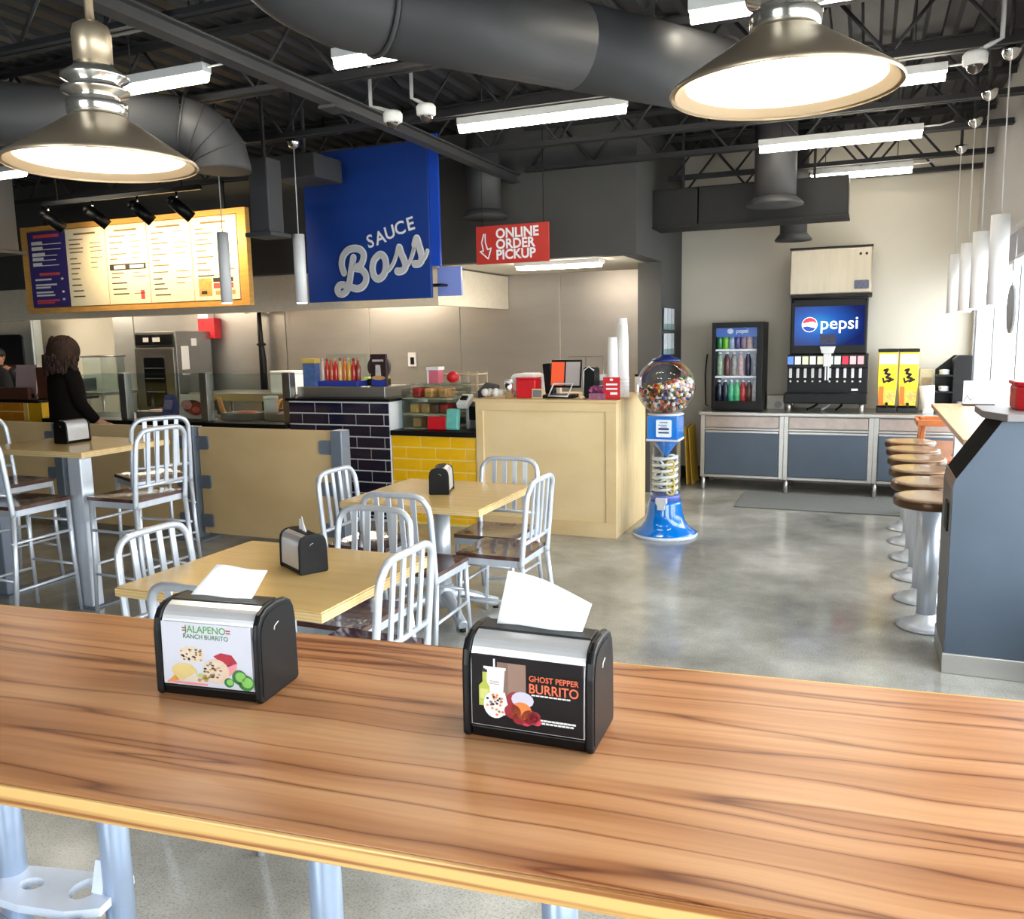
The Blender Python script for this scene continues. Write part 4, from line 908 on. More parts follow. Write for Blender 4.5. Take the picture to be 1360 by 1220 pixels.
P(MB().box(-.73, .0, 9.2, 9.68, 1.42, 1.99), 'upper_housing', black, t, .012, W=True)
P(MB().box(-.75, .02, 9.2, 9.68, 1.28, 1.42), 'label_housing', black, t, .008, W=True)
P(MB().box(-.75, .02, 9.26, 9.68, .98, 1.28), 'splash_panel', black, t, .006, W=True)
P(MB().box(-.77, .02, 9.06, 9.68, .93, 1.03), 'drip_tray', black, t, .01, W=True)
P(MB().tube([(-.71, 9.2, 1.95), (-.71, 9.17, 1.978), (-.02, 9.17, 1.978), (-.02, 9.2, 1.95)], .01, 8), 'top_bar', black, t, W=True)
for x in (-.72, -.03):
    for y in (9.12, 9.6): P(MB().cyl((x, y, zk), (x, y, .94), .022, n=12), 'leg', steel, t, W=True)
# screen: graded blue comes from the display itself
m = bpy.data.materials.new('lit_screen'); m.use_nodes = True; nt = m.node_tree; b = nt.nodes['Principled BSDF']
tc = nt.nodes.new('ShaderNodeTexCoord').outputs['Generated']; sp_ = nt.nodes.new('ShaderNodeSeparateXYZ'); nt.links.new(tc, sp_.inputs[0])
dx = math_(nt, 'SUBTRACT', sp_.outputs[0], .35); dz_ = math_(nt, 'SUBTRACT', sp_.outputs[2], .55)
dist = math_(nt, 'SQRT', math_(nt, 'ADD', math_(nt, 'MULTIPLY', dx, dx), math_(nt, 'MULTIPLY', dz_, dz_)))
cs = ramp(nt, dist, [(0, C(0, 160, 236)), (.3, C(0, 90, 196)), (.65, C(4, 24, 100))])
nt.links.new(cs, b.inputs['Emission Color']); b.inputs['Emission Strength'].default_value = .6; b.inputs['Base Color'].default_value = C(4, 8, 20); b.inputs['Roughness'].default_value = .15; b.inputs['Specular IOR Level'].default_value = .12
MATS['screen'] = m
s_ = P(MB().box(-.69, -.03, 9.19, 9.2, 1.51, 1.9), 'screen', m, t, W=True)
mb = MB(); cx, cz, r_ = -.545, 1.72, .075; yy = 9.186
mb.disc(cx, cz, r_, r_, yy, 0, 28)
mb.add([(cx+r_*.92*math.cos(a), yy-.001, cz+r_*.92*math.sin(a)) for a in [R(8+i*164/14) for i in range(15)]]+[(cx-.02, yy-.001, cz+.022), (cx+.03, yy-.001, cz+.03)], [list(range(17))], 1)
mb.add([(cx+r_*.92*math.cos(a), yy-.001, cz+r_*.92*math.sin(a)) for a in [R(200+i*130/12) for i in range(13)]]+[(cx+.03, yy-.001, cz-.03), (cx-.02, yy-.001, cz-.015)], [list(range(15))], 2)
mb.text('pepsi', -.265, 1.725, .175, yy, 0, 0, .006)
wl = M('logo_white', (240, 246, 255), .4, emit=(240, 246, 255), es=.7); rl = M('logo_red', (214, 44, 60), .4, emit=(214, 44, 60), es=.5); bl = M('logo_blue', (20, 60, 150), .4, emit=(20, 60, 150), es=.5)
P(mb, 'logo', [wl, rl, bl], s_, W=True)
P(MB().box(-.44, -.29, 9.17, 9.19, 1.52, 1.62), 'overlay_card', M('card_dark', (40, 40, 70), .4, noise=.4, nscale=30), s_, W=True)
P(MB().prism([(-.44, 1.5), (-.29, 1.5), (-.31, 1.43), (-.42, 1.43)], 'y', 9.15, 9.2).box(-.4, -.33, 9.12, 9.2, 1.3, 1.43).box(-.385, -.37, 9.13, 9.16, 1.16, 1.3).box(-.36, -.345, 9.13, 9.16, 1.16, 1.3), 'ice_chute', lgrey, t, .004, W=True)
lc = [(90, 130, 214), (214, 226, 224), (224, 232, 180), (238, 240, 234), (234, 234, 214), (220, 234, 214), (214, 238, 230), (220, 40, 66), (240, 170, 176), (240, 150, 156)]
for i in range(10):
    x = -.72+.072*i+(.0 if i < 5 else .02); 
    P(MB().box(x-.028, x+.028, 9.19, 9.2, 1.32, 1.40), 'flavour_label', M('flav%d' % i, lc[i], .5, emit=lc[i], es=.3, noise=.06, nscale=50), t, W=True)
    lv = P(MB().box(x-.014, x+.014, 9.215, 9.235, 1.18, 1.27), 'lever', lgrey, t, .004, W=True)
    P(MB().cyl((x, 9.23, 1.28), (x, 9.23, 1.255), .014, n=10).sphere((x, 9.225, 1.145), .011, 8), 'nozzle', lgrey, lv, W=True)
P(MB().box(-.13, -.07, 9.255, 9.26, 1.05, 1.07), 'badge', white, t, W=True)
for i in range(3): P(MB().tube(smooth([(-.5+.12*i, 9.5, .98), (-.46+.12*i, 9.4, .9), (-.55+.14*i, 9.3, .85)], 5), .012, 8), 'hose', lgrey if i % 2 else black, t, W=True)
t = T('ice_maker', 'square stainless ice maker standing on top of the soda fountain', 'ice maker', (-.36, 9.44, 1.99))
P(MB().box(-.75, .02, 9.2, 9.7, 2.02, 2.47), 'ice_body', M('ice_steel', (178, 168, 150), .38, .8, noise=.06, nscale=3, stretch=(8, 1, 1)), t, .012, W=True)
P(MB().box(-.74, .03, 9.21, 9.69, 1.99, 2.02), 'base', blackm, t, W=True)
P(MB().box(-.755, .025, 9.195, 9.705, 2.47, 2.485), 'top_edge', blackm, t, W=True)
P(MB().prism(rrect(-.14, -.005, 2.06, 2.145, .012), 'y', 9.19, 9.2), 'badge', M('badge_dark', (84, 86, 110), .4, noise=.3, nscale=40), t, W=True)
for x in (-.09, -.035): P(MB().cyl((x, 9.2, 2.4), (x, 9.19, 2.4), .013, n=12), 'button', blackm, t, W=True)
t = T('syrup_box', 'small grey junction box with round knob beside the cooler', 'box', (-.87, 9.5, zk))
P(MB().box(-.1, .08, -.06, .06, 0, .15), 'box_body', M('warm_grey', (176, 172, 160), .5, noise=.05), t, .006); P(MB().cyl((.02, -.06, .05), (.02, -.09, .05), .035, n=18), 'knob', mgrey, t)
for i, x in enumerate((.2, .39)):
    t = T('tea_urn', 'tall yellow and white tea dispenser, %s of the pair' % ['left', 'right'][i], 'drink dispenser', (x, 9.35, zk), 0, 'yellow tea dispensers')
    P(MB().box(-.09, .09, -.13, .14, .0, .05), 'base', blackm, t, .006)
    P(MB().prism([(-.075, .07), (.075, .07), (.088, .3), (.088, .6), (-.088, .6), (-.088, .3)], 'y', -.11, .12), 'urn_body', M('urn_yellow', (250, 206, 40), .3, coat=.3, noise=.08, nscale=8), t, .006)
    P(MB().box(-.092, .092, -.115, .125, .6, .63), 'lid', black, t, .004)
    mb = MB(); mb.rect(-.08, .08, .48, .58, -.1115, 0); mb.rect(-.074, -.03, .08, .26, -.1115, 1); mb.rect(-.02, .07, .1, .22, -.1115, 3)
    mb.ribbon([(-.03, .42), (0, .43), (-.02, .39), (.02, .38), (-.01, .35), (.03, .34), (.01, .31), (.05, .33)], .011, -.112, 2)
    mb.ribbon([(-.04, .34), (-.03, .3), (0, .32)], .008, -.112, 2)
    P(mb, 'print', [M('urn_cream', (248, 236, 190), .4, noise=.03), M('urn_orange', (236, 110, 40), .4, noise=.05), blackm, M('urn_mix', (240, 180, 90), .4, noise=.4, nscale=60)], t)
    P(MB().cyl((0, -.12, .09), (0, -.17, .09), .014, n=10).cyl((0, -.16, .1), (0, -.16, .05), .01, n=8), 'spigot', black, t)
t = T('cup_dispenser', 'leaning stack of white cups between tea dispensers and black organiser', 'cups', (.575, 9.2, zk))
P(MB().tube([(0, 0, 0), (0, .02, .02), (-.015, .03, .24), (-.02, .03, .25)], [.045, .05, .068, .06], 20), 'cup', paper, t)
P(MB().tube([(-.002, .02, .06), (-.018, .03, .27)], [.056, .07], 20), 'cup', paper, t)
t = T('sugar_caddy', 'beige upright dispenser behind the white cups', 'dispenser', (.56, 9.52, zk))
P(MB().box(-.06, .07, -.06, .06, 0, .42), 'caddy_body', M('beige_plastic', (176, 168, 146), .5, noise=.08), t, .008); P(MB().box(-.04, .05, -.064, -.06, .26, .34), 'window', M('label_tan', (140, 120, 96), .5, noise=.2), t)
t = T('lid_organiser', 'black sloped organiser with three open lid shelves', 'organiser', (.8, 9.36, zk))
P(MB().prism([(-.16, 0), (.14, 0), (.14, .56), (.0, .56), (-.16, .42)], 'y', .1, .14), 'back_panel', black, t)
P(MB().prism([(-.02, 0), (.14, 0), (.14, .56), (.02, .56), (-.02, .52)], 'y', -.14, .1), 'side_box', black, t, .004)
for z in (.02, .2, .36):
    s_ = P(MB().box(-.16, -.02, -.14, .1, z, z+.015), 'shelf', black, t)
    P(MB().lathe([(.045, .015), (.047, .03), (.04, .04), (.045, .045), (.047, .06), (.02, .065)], (-.09, -.05, z), 18), 'lids', lgrey, s_)
S(MB().box(.82, .92, 9.06, 9.2, zk, zk+.12), 'napkin_block', mgrey, 'grey block at the window end of the drink counter', 'block', bw=.01)

# ------------------------------------------------------------------ window bar, stools, high chair, kiosk
t = T('window_bar', 'wood topped bar along the window with white post legs', 'bar counter', (.72, 6.4, 0))
P(MB().box(.5, XR-.005, 5.15, 7.66, 1.02, 1.055), 'bar_top', M('window_bar_wood', (206, 166, 126), .3, noise=.14, nscale=2.5, stretch=(14, 1.2, 1)), t, .005, W=True)
for y in (5.4, 6.5, 7.45):
    P(MB().box(.66, .74, y-.04, y+.04, .012, 1.02), 'leg', lgrey, t, .004, W=True); P(MB().box(.58, .82, y-.12, y+.12, 0, .012), 'base_plate', lgrey, t, .003, W=True)
def make_stool(loc, label):
    t = T('bar_stool', label, 'stool', loc, 0, 'round stools along the window bar')
    P(MB().lathe([(.0, .715), (.172, .715), (.186, .722), (.19, .735), (.186, .744), (.16, .747), (.0, .742)], n=36, cap=False), 'seat', tan, t)
    P(MB().lathe([(.0, .69), (.182, .69), (.193, .697), (.194, .73), (.189, .737), (.0, .737)], n=36, cap=False), 'seat_rim', M('bronze_rim', (92, 66, 44), .3, .5, noise=.1), t, label='dark bronze rim')
    P(MB().lathe([(.13, .68), (.14, .685), (.135, .7)], n=28), 'seat_plate', alu, t)
    P(MB().cyl((0, 0, .04), (0, 0, .69), .05, n=24), 'pedestal', alu, t)
    P(MB().lathe([(.15, 0), (.155, .012), (.12, .03), (.06, .05), (.052, .08)], n=32), 'base', alu, t)
    return t
ws = ['closest to the slate kiosk', 'second from the kiosk', 'third from the kiosk', 'fourth from the kiosk', 'fifth from the kiosk', 'farthest from the kiosk, by the drink counter']
for i, y in enumerate((5.1, 5.62, 6.13, 6.65, 7.16, 7.66)):
    lb = 'round wooden stool on a silver post, %s' % ws[i]
    if i == 0: st0 = make_stool((.36, y, 0), lb)
    else: dup(st0, (.36, y, 0), 0, lb)
t = T('high_chair', 'orange brown wooden high chair at the far end of the window bar', 'high chair', (.62, 8.12, 0))
for x, y in ((-.2, -.2), (.2, -.2), (-.2, .2), (.2, .2)): P(MB().obox((x*.92, y*.92, .44), (.035, .045, .9), (R(4)*(1 if y < 0 else -1)*-1, R(5)*(1 if x > 0 else -1)*-1, 0)), 'leg', chairwood, t, .005)
P(MB().box(-.18, .18, -.17, .17, .52, .545), 'seat', chairwood, t, .005)
P(MB().box(-.2, .2, -.215, -.185, .84, .89), 'top_rail', chairwood, t, .005); P(MB().box(-.2, .2, .185, .215, .84, .89), 'top_rail', chairwood, t, .005)
for s in (-1, 1): P(MB().box(s*.19-.015, s*.19+.015, -.2, .2, .84, .88), 'arm_rail', chairwood, t, .005)
P(MB().prism([(-.17, .72), (.17, .72), (.05, .58), (-.05, .58)], 'y', -.2, -.19), 'strap', M('strap_tan', (170, 120, 92), .5, noise=.1), t)
P(MB().box(-.18, .18, -.205, -.185, .3, .33), 'foot_rail', chairwood, t, .004)
t = T('napkin_stand', 'white framed paper stand at the end of the window bar', 'stand', (.82, 7.5, 1.055))
P(MB().box(-.11, .11, -.06, .06, 0, .012), 'base', black, t); P(MB().box(-.11, .11, -.01, .01, .012, .19), 'sheet', paper, t, .003)
P(MB().rect(-.06, .09, .145, .15, -.0105).rect(-.06, .09, .11, .114, -.0105).ribbon([(-.1, .03), (-.08, .08), (-.06, .04), (-.03, .06)], .004, -.0105), 'print', mgrey, t)
t = T('condiment_kiosk', 'slate kiosk with black sloped side and grey top by the window', 'kiosk', (.8, 4.65, 0))
kx = XR-.006
prof = [(.4, .1), (kx, .1), (kx, 1.225), (.585, 1.225), (.41, .95), (.4, .93)]
P(MB().prism(prof, 'y', 4.42, 4.44), 'front_panel', slate, t, W=True)
P(MB().prism(prof, 'y', 4.86, 4.88), 'rear_panel', slate, t, W=True)
P(MB().prism([(.41, .1), (kx, .1), (kx, 1.22), (.59, 1.22), (.42, .945)], 'y', 4.44, 4.86), 'carcass', M('kiosk_grey', (104, 104, 108), .5, noise=.06), t, W=True)
P(MB().prism([(.585, 1.228), (.41, .953), (.418, .948), (.593, 1.223)], 'y', 4.43, 4.87), 'sloped_panel', M('slope_black', (10, 10, 11), .8, spec=.1, noise=.1), t, W=True)
P(MB().box(.395, .41, 4.43, 4.87, .1, .90), 'side_panel', M('kiosk_side', (112, 110, 110), .5, noise=.05), t, W=True)
P(MB().prism([(.395, .9), (.41, .9), (.42, .953), (.408, .953)], 'y', 4.425, 4.875), 'lower_lip', M('bronze_lip', (150, 120, 92), .35, .4, noise=.1), t, W=True)
P(MB().box(.385, .395, 4.5, 4.62, .68, .82), 'slot_plate', blackm, t, .004, W=True)
P(MB().box(.39, kx, 4.41, 4.88, .0, .1), 'kick_plate', steel, t, .003, W=True)
P(MB().prism([(.52, 4.9), (.52, 4.58), (.6, 4.39), (kx, 4.39), (kx, 4.9)], 'z', 1.228, 1.262), 'top', M('kiosk_top', (122, 116, 116), .4, noise=.06), t, .004, W=True)
t = T('red_basket', 'red angular plastic basket on the kiosk top', 'basket', (.8, 4.68, 1.262))
pf = [(-.14, -.06), (-.06, -.16), (.13, -.16), (.13, .14), (-.14, .14)]
P(MB().prism(pf, 'z', 0, .115), 'basket_body', red, t, .012); P(MB().prism([(x*1.05, y*1.05) for x, y in pf], 'z', .115, .135), 'rim', red, t, .005)
t = T('wall_sign_disc', 'round grey sign hanging from a bracket on the window wall', 'sign', (.92, 6.95, 1.78))  # plain round sign on a hook, gives no light
P(MB().cyl((.0, 0, 0), (.02, 0, 0), .17, n=32), 'disc', mgrey, t, .004); P(MB().tube([(.01, 0, .17), (.01, 0, .3), (.05, 0, .32)], .008, 8).tube(ringpts((.01, 0, .3), (1, 0, 0), .03, 14), .007, 6, True), 'hook', lgrey, t)
for i, (a, b, z) in enumerate(((8.3, 9.55, 2.13), (6.95, 8.2, 2.1), (5.7, 6.9, 2.12), (4.5, 5.6, 2.12))):
    t = T('roller_shade', 'partly lowered grey roller shade on the %s window from the back wall' % ['first', 'second', 'third', 'fourth'][i], 'shade', (.94, (a+b)/2, z), 0, 'roller shades')
    P(MB().box(-.004, .004, a-(a+b)/2, b-(a+b)/2, .02, 2.32-z), 'shade_cloth', M('shade_cloth', (170, 170, 180), .8, noise=.04), t)
    P(MB().cyl((0, a-(a+b)/2, 2.34-z), (0, b-(a+b)/2, 2.34-z), .025, n=14), 'roller', lgrey, t); P(MB().box(-.008, .008, a-(a+b)/2, b-(a+b)/2, 0, .025), 'hem_bar', lgrey, t)

# ------------------------------------------------------------------ tables and chairs
def pedestal_table(name, x0, x1, y0, y1, h, label, px=None, py=None):
    cx, cy = (x0+x1)/2, (y0+y1)/2
    t = T(name, label, 'table', (cx, cy, 0)); hx, hy = (x1-x0)/2, (y1-y0)/2
    P(MB().box(-hx+.004, hx-.004, -hy+.004, hy-.004, h-.006, h), 'table_top', MATS['table_top'], t, .002)
    for i in range(5):
        P(MB().box(-hx, hx, -hy, hy, h-.036+.006*i, h-.0302+.006*i), 'ply_layer', [MATS['birch_edge'], MATS['table_top']][i % 2], t)
    P(MB().box(-.2, .2, -.2, .2, h-.05, h-.037), 'top_plate', blackm, t)
    P(MB().cyl((0, 0, .08), (0, 0, h-.05), .048, n=24), 'pedestal', alu, t)
    for k in range(4):
        a = PI/4+k*PI/2; c, s = math.cos(a), math.sin(a)
        P(MB().tube(smooth([(c*.03, s*.03, .13), (c*.12, s*.12, .115), (c*.25, s*.25, .065), (c*.34, s*.34, .035)], 4), [.04]*4+[.036]*4+[.03]*4+[.026], 12), 'foot', alu, t)
        P(MB().lathe([(.018, 0), (.018, .02)], (c*.33, s*.33, 0), 12), 'glide', blackm, t)
    P(MB().lathe([(.06, .06), (.07, .1), (.06, .18), (.049, .2)], n=24), 'hub', alu, t)
    return t
pedestal_table('dining_table', -2.58, -1.65, 2.27, 3.05, .75, 'square birch ply table behind the left near dispenser')
pedestal_table('dining_table', -2.73, -1.86, 3.98, 4.8, .75, 'square birch ply table in front of the yellow tiled counter')
t = T('high_table', 'bar height birch ply table at the left on square grey posts', 'table', (-4.9, 4.1, 0))
hx, hy, h = .47, .36, 1.0
P(MB().box(-hx+.004, hx-.004, -hy+.004, hy-.004, h-.006, h), 'table_top', MATS['table_top'], t, .002)
for i in range(5): P(MB().box(-hx, hx, -hy, hy, h-.036+.006*i, h-.0302+.006*i), 'ply_layer', [MATS['birch_edge'], MATS['table_top']][i % 2], t)
for x in (-.38, .395):
    P(MB().box(x-.055, x+.055, -.36, -.27, .012, h-.037), 'post', post_grey if x < 0 else alu, t, .008); P(MB().box(x-.08, x+.08, -.37, .3, 0, .012), 'foot_plate', post_grey, t, .003)

def make_chair(hs, name, label, loc, rz):
    t = T(name, label, 'chair', loc, rz, 'slat back aluminium chairs')
    w = .2; tp = hs+.41
    # seat
    mb = MB(); nx, ny = 8, 6; vs = []; fs = []
    for lay in (0, 1):
        for j in range(ny+1):
            for i in range(nx+1):
                u, v = i/nx*2-1, j/ny*2-1; dp = .012*(1-u*u)*(1-v*v)
                vs.append((u*.195, v*.195+.005, hs-.022 if lay else hs-dp))
    k = (nx+1)*(ny+1)
    for j in range(ny):
        for i in range(nx):
            a = j*(nx+1)+i; fs.append((a, a+1, a+nx+2, a+nx+1)); fs.append((k+a, k+a+nx+1, k+a+nx+2, k+a+1))
    edge = [i for i in range(nx+1)]+[(j+1)*(nx+1)-1 for j in range(1, ny+1)]+[ny*(nx+1)+i for i in range(nx-1, -1, -1)]+[j*(nx+1) for j in range(ny-1, 0, -1)]
    for q in range(len(edge)): a, b = edge[q], edge[(q+1) % len(edge)]; fs.append((b, a, k+a, k+b))
    mb.add(vs, fs, 0, False); P(mb, 'seat', walnut, t)
    z = hs-.042
    P(MB().box(-.19, .19, .175, .195, z-.02, z+.02).box(-.19, .19, -.185, -.165, z-.02, z+.02).box(-.19, -.17, -.165, .175, z-.02, z+.02).box(.17, .19, -.165, .175, z-.02, z+.02), 'seat_frame', alu, t, .004)
    yb = -.2
    pts = smooth([(-w, yb, hs-.06), (-w, yb-.015, hs+.1), (-w+.004, yb-.035, tp-.1), (-w+.02, yb-.046, tp-.035), (-w+.07, yb-.05, tp), (0, yb-.054, tp+.004), (w-.07, yb-.05, tp), (w-.02, yb-.046, tp-.035), (w-.004, yb-.035, tp-.1), (w, yb-.015, hs+.1), (w, yb, hs-.06)], 4)
    P(MB().tube(pts, .0155, 10), 'back_frame', alu, t)
    P(MB().tube([(-w+.01, yb-.012, hs+.075), (0, yb-.02, hs+.075), (w-.01, yb-.012, hs+.075)], .012, 8), 'cross_rail', alu, t)
    sl = MB().obox((0, yb-.034, hs+.24), (.028, .009, .335), (R(5.2), 0, 0)).mesh('slat', alu)
    for x in (-.108, -.036, .036, .108): P(sl, 'slat', alu, t, loc=(x, 0, 0))
    for s in (-1, 1):
        P(MB().tube([(s*w, yb, hs-.05), (s*(w+.004), yb-.02, hs*.5), (s*(w+.012), yb-.06, 0)], [.0155, .0145, .012], 10), 'leg', alu, t)
        P(MB().tube([(s*.183, .18, hs-.03), (s*.187, .185, hs*.5), (s*.195, .2, 0)], [.016, .0135, .011], 10), 'leg', alu, t)
        for zz in ([.2] if hs < .6 else [.24, .52]): P(MB().cyl((s*(w+.006), yb-.035, zz), (s*.19, .19, zz), .009, n=8), 'stretcher', alu, t)
    for zz in ([.27] if hs < .6 else [.3, .58]): P(MB().cyl((-.19, .187, zz), (.19, .187, zz), .009, n=8), 'stretcher', alu, t)
    if hs > .6: P(MB().cyl((-w, yb-.03, .3), (w, yb-.03, .3), .009, n=8), 'stretcher', alu, t)
    return t
# chair faces +y; rz turns it
F_ = {'N': 0, 'W': R(90), 'S': R(180), 'E': R(-90)}
c0 = make_chair(.455, 'dining_chair', 'aluminium chair nearest the camera side, half hidden by the left near dispenser', (-1.97, 2.285, 0), F_['N'])
for loc, d, lb in (((-2.53, 2.66, 0), 'E', 'aluminium chair at the left side of the middle birch table'),
                   ((-1.8, 2.69, 0), 'W', 'aluminium chair at the right side of the middle birch table'),
                   ((-2.1, 3.09, 0), 'S', 'aluminium chair at the far side of the middle birch table'),
                   ((-2.19, 3.92, 0), 'N', 'aluminium chair with back to us at the far table near side'),
                   ((-2.72, 4.3, 0), 'E', 'aluminium chair left of the far table before the navy tiles'),
                   ((-1.9, 4.37, 0), 'W', 'aluminium chair pulled out at the right of the far table'),
                   ((-2.12, 4.78, 0), 'S', 'aluminium chair facing us before the birch counter front')):
    dup(c0, loc, F_[d], lb)
h0 = make_chair(.73, 'bar_chair', 'tall aluminium bar chair at the right of the high table', (-4.2, 3.92, 0), F_['W'])
for loc, a, lb in (((-4.72, 3.52, 0), 0, 'tall aluminium bar chair cut off at the left frame edge'),
                   ((-4.72, 4.56, 0), R(65), 'tall aluminium bar chair at the far right corner of the high table'),
                   ((-5.48, 4.02, 0), F_['E'], 'tall aluminium bar chair tucked in at the left of the high table')):
    dup(h0, loc, a, lb)

# ------------------------------------------------------------------ near bar
BR = R(5.6)
BX, BY, BH = -.95, 1.0415, 1.07
t = T('near_bar', 'long rustic wood grain bar table in the foreground', 'bar table', (BX, BY, 0), BR)
P(MB().box(-2.1, 1.75, -.311, .311, BH-.03, BH), 'bar_top', MATS['bar_wood'], t, .006)
em = ply_mat('bar_edge', (138, 86, 40), (206, 164, 100), .35)
for n_ in em.node_tree.nodes:
    if n_.type == 'MAPPING': n_.inputs['Scale'].default_value = (.9, 1, 75)
    if n_.type == 'VALTORGB': n_.color_ramp.elements[0].position = .36; n_.color_ramp.elements[1].position = .5
P(MB().box(-2.1, 1.75, -.317, -.311, BH-.03, BH-.002), 'edge_band', em, t, .002, label='pale yellow edge band')
P(MB().box(-2.1, 1.75, .311, .317, BH-.03, BH-.002), 'edge_band', em, t, .002)
colm = M('blue_grey_column', (168, 184, 208), .3, .5, noise=.04)
def bl_(x, y): # world xy to bar local
    v = Matrix.Rotation(-BR, 4, 'Z') @ Vector((x-BX, y-BY, 0)); return v.x, v.y
cols = [bl_(x, y) for x, y in ((-1.86, 1.27), (-1.56, 1.31), (-.97, 1.3), (-.468, 1.3))]
for x, y in cols:
    P(MB().cyl((x, y, .02), (x, y, BH-.034), .0325, n=28), 'column', colm, t)
    P(MB().lathe([(.19, 0), (.19, .012), (.06, .03), (.04, .05)], (x, y, 0), 28), 'base', colm, t)
P(MB().box(-1.2, .8, -.12, .24, BH-.046, BH-.034), 'support_plate', blackm, t)
# cast foot rest between the two left columns, with cut-outs
(xa_, ya_), (xb_, yb_) = cols[0], cols[1]
pl_o = [(xa_, ya_+.02), (xa_+.1, ya_+.035), (xb_-.06, ya_+.05), (xb_, ya_+.06), (xb_+.01, ya_-.06), (xb_-.06, ya_-.09), (xa_+.12, ya_-.1), (xa_, ya_-.09)]
bm = bmesh.new()
vs = [bm.verts.new((x, y, .40)) for x, y in pl_o]
def ring(cx, cy, rx, ry, n=14): return [bm.verts.new((cx+rx*math.cos(2*PI*i/n), cy+ry*math.sin(2*PI*i/n), .40)) for i in range(n)]
loops = [vs, ring(xa_+.09, ya_-.03, .03, .022), ring(xb_-.075, ya_-.01, .034, .04)]
es = []
for lp in loops:
    for i in range(len(lp)): es.append(bm.edges.new((lp[i], lp[(i+1) % len(lp)])))
bmesh.ops.triangle_fill(bm, use_beauty=True, use_dissolve=False, edges=es)
g = bmesh.ops.extrude_face_region(bm, geom=list(bm.faces)); bmesh.ops.translate(bm, verts=[v for v in g['geom'] if isinstance(v, bmesh.types.BMVert)], vec=(0, 0, -.02))
bmesh.ops.recalc_face_normals(bm, faces=list(bm.faces))
me = bpy.data.meshes.new('foot_rest'); bm.to_mesh(me); bm.free(); me.materials.append(M('cast_white', (214, 222, 236), .4, .2, noise=.03))
P(me, 'foot_rest', None, t, label='pale cast foot rest plate with cut-outs')
P(MB().tube(smooth([(xa_+.02, ya_-.1, .37), (xa_+.1, ya_-.13, .36), (xb_-.06, ya_-.13, .37), (xb_+.0, ya_-.1, .38)], 5), .022, 12), 'foot_rail', post_grey, t)
P(MB().prism([(ya_-.02, .40), (ya_+.02, .40), (ya_+.02, .47), (ya_-.0, .47)], 'x', xb_-.05, xb_-.02), 'gusset', M('cast_white', (214, 222, 236)), t)

# napkin dispensers
steelc = M('dispenser_steel', (214, 212, 212), .3, .5, noise=.03)
def dispenser(loc, rz, label, ad=None, sheet=None, slabel=None):
    t = T('napkin_dispenser', label, 'napkin dispenser', loc, rz)
    hw = .093
    side = [(-.056, 0), (.056, 0), (.061, .006), (.059, .11), (.055, .132), (.046, .146), (.03, .154), (0, .157), (-.03, .154), (-.046, .146), (-.055, .132), (-.059, .11), (-.061, .006)]
    sm = [(v.x, v.y) for v in smooth([(a, b, 0) for a, b in side[:1]], 1)]
    for s in (-1, 1):
        o = P(MB().prism(side, 'x', s*hw-.006, s*hw+.006), 'side_panel', black, t, .004)
        P(MB().prism([(a*.88, .008+b*.88) for a, b in side], 'x', s*(hw+.006)-.001, s*(hw+.006)+.001), 'inset', black, o)
        P(MB().tube([(s*(hw+.008), .0, .122), (s*(hw+.008), -.012, .118), (s*(hw+.008), -.014, .112)], .001, 5), 'lock_mark', lgrey, o)
    P(MB().prism([(-.052, .0), (.052, .0), (.055, .018), (-.056, .018)], 'x', -hw+.006, hw-.006), 'base', black, t, .002)
    P(MB().prism([(-.045, .018), (.045, .018), (.044, .13), (.03, .145), (-.03, .145), (-.044, .13)], 'x', -hw+.006, hw-.006), 'inner_case', black, t)
    fc = smooth([(-.0555, .02, 0), (-.0545, .07, 0), (-.053, .11, 0), (-.049, .13, 0), (-.039, .145, 0), (-.02, .1535, 0)], 3)
    for s, nm in ((1, 'front_cover'), (-1, 'rear_cover')):
        pts = [(v.x*s, v.y) for v in fc]; q = pts+[(x-.002*-s, z-.001) for x, z in pts[::-1]]
        P(MB().prism(q, 'x', -hw+.007, hw-.007), nm, steelc, t)
    P(MB().box(-hw+.006, hw-.006, -.021, .021, .147, .156), 'top_bridge', black, t, .002)
    if ad:
        tilt = math.atan2(.0016, .09)
        def ymap(z): return -.0568+(z-.02)*.1
        cols_, fn = ad
        mb = MB(); fn(mb)
        # flat print sits on the card, the card leans with the front cover
        c_ = MB().box(-.084, .084, -.001, 0, .022, .128, 0)
        card = P(c_, 'ad_card', cols_, t); card.rotation_euler = (-tilt, 0, 0); card.location = (0, -.0575, 0)
        P(mb, 'print', cols_, card)
        P(MB().box(-.085, .085, -.0045, -.0035, .02, .13), 'clear_cover', MATS['film'], card)
    if sheet:
        n = T('napkin', slabel, 'napkin', (0, 0, 0)); n.location = Vector(loc)+Vector((0, 0, .1535)); n.rotation_euler = (0, 0, rz)
        pts, lean, curl = sheet; k = 7; vs = []; fs = []
        (bl0, bl1), (tl, tr) = pts
        for j in range(k+1):
            v = j/k
            for i in range(9):
                u = i/8; x = (bl0[0]*(1-u)+bl1[0]*u)*(1-v)+(tl[0]*(1-u)+tr[0]*u)*v; z = (bl0[1]*(1-u)+bl1[1]*u)*(1-v)+(tl[1]*(1-u)+tr[1]*u)*v
                vs.append((x, lean*v+curl*math.sin(PI*u)*v*v+.003*math.sin(7*u), z))
        for j in range(k):
            for i in range(8): a = j*9+i; fs.append((a, a+1, a+10, a+9))
        o = P(MB().add(vs, fs, 0, True), 'napkin_sheet', paper, n); sol = o.modifiers.new('s', 'SOLIDIFY'); sol.thickness = .0012
    return t
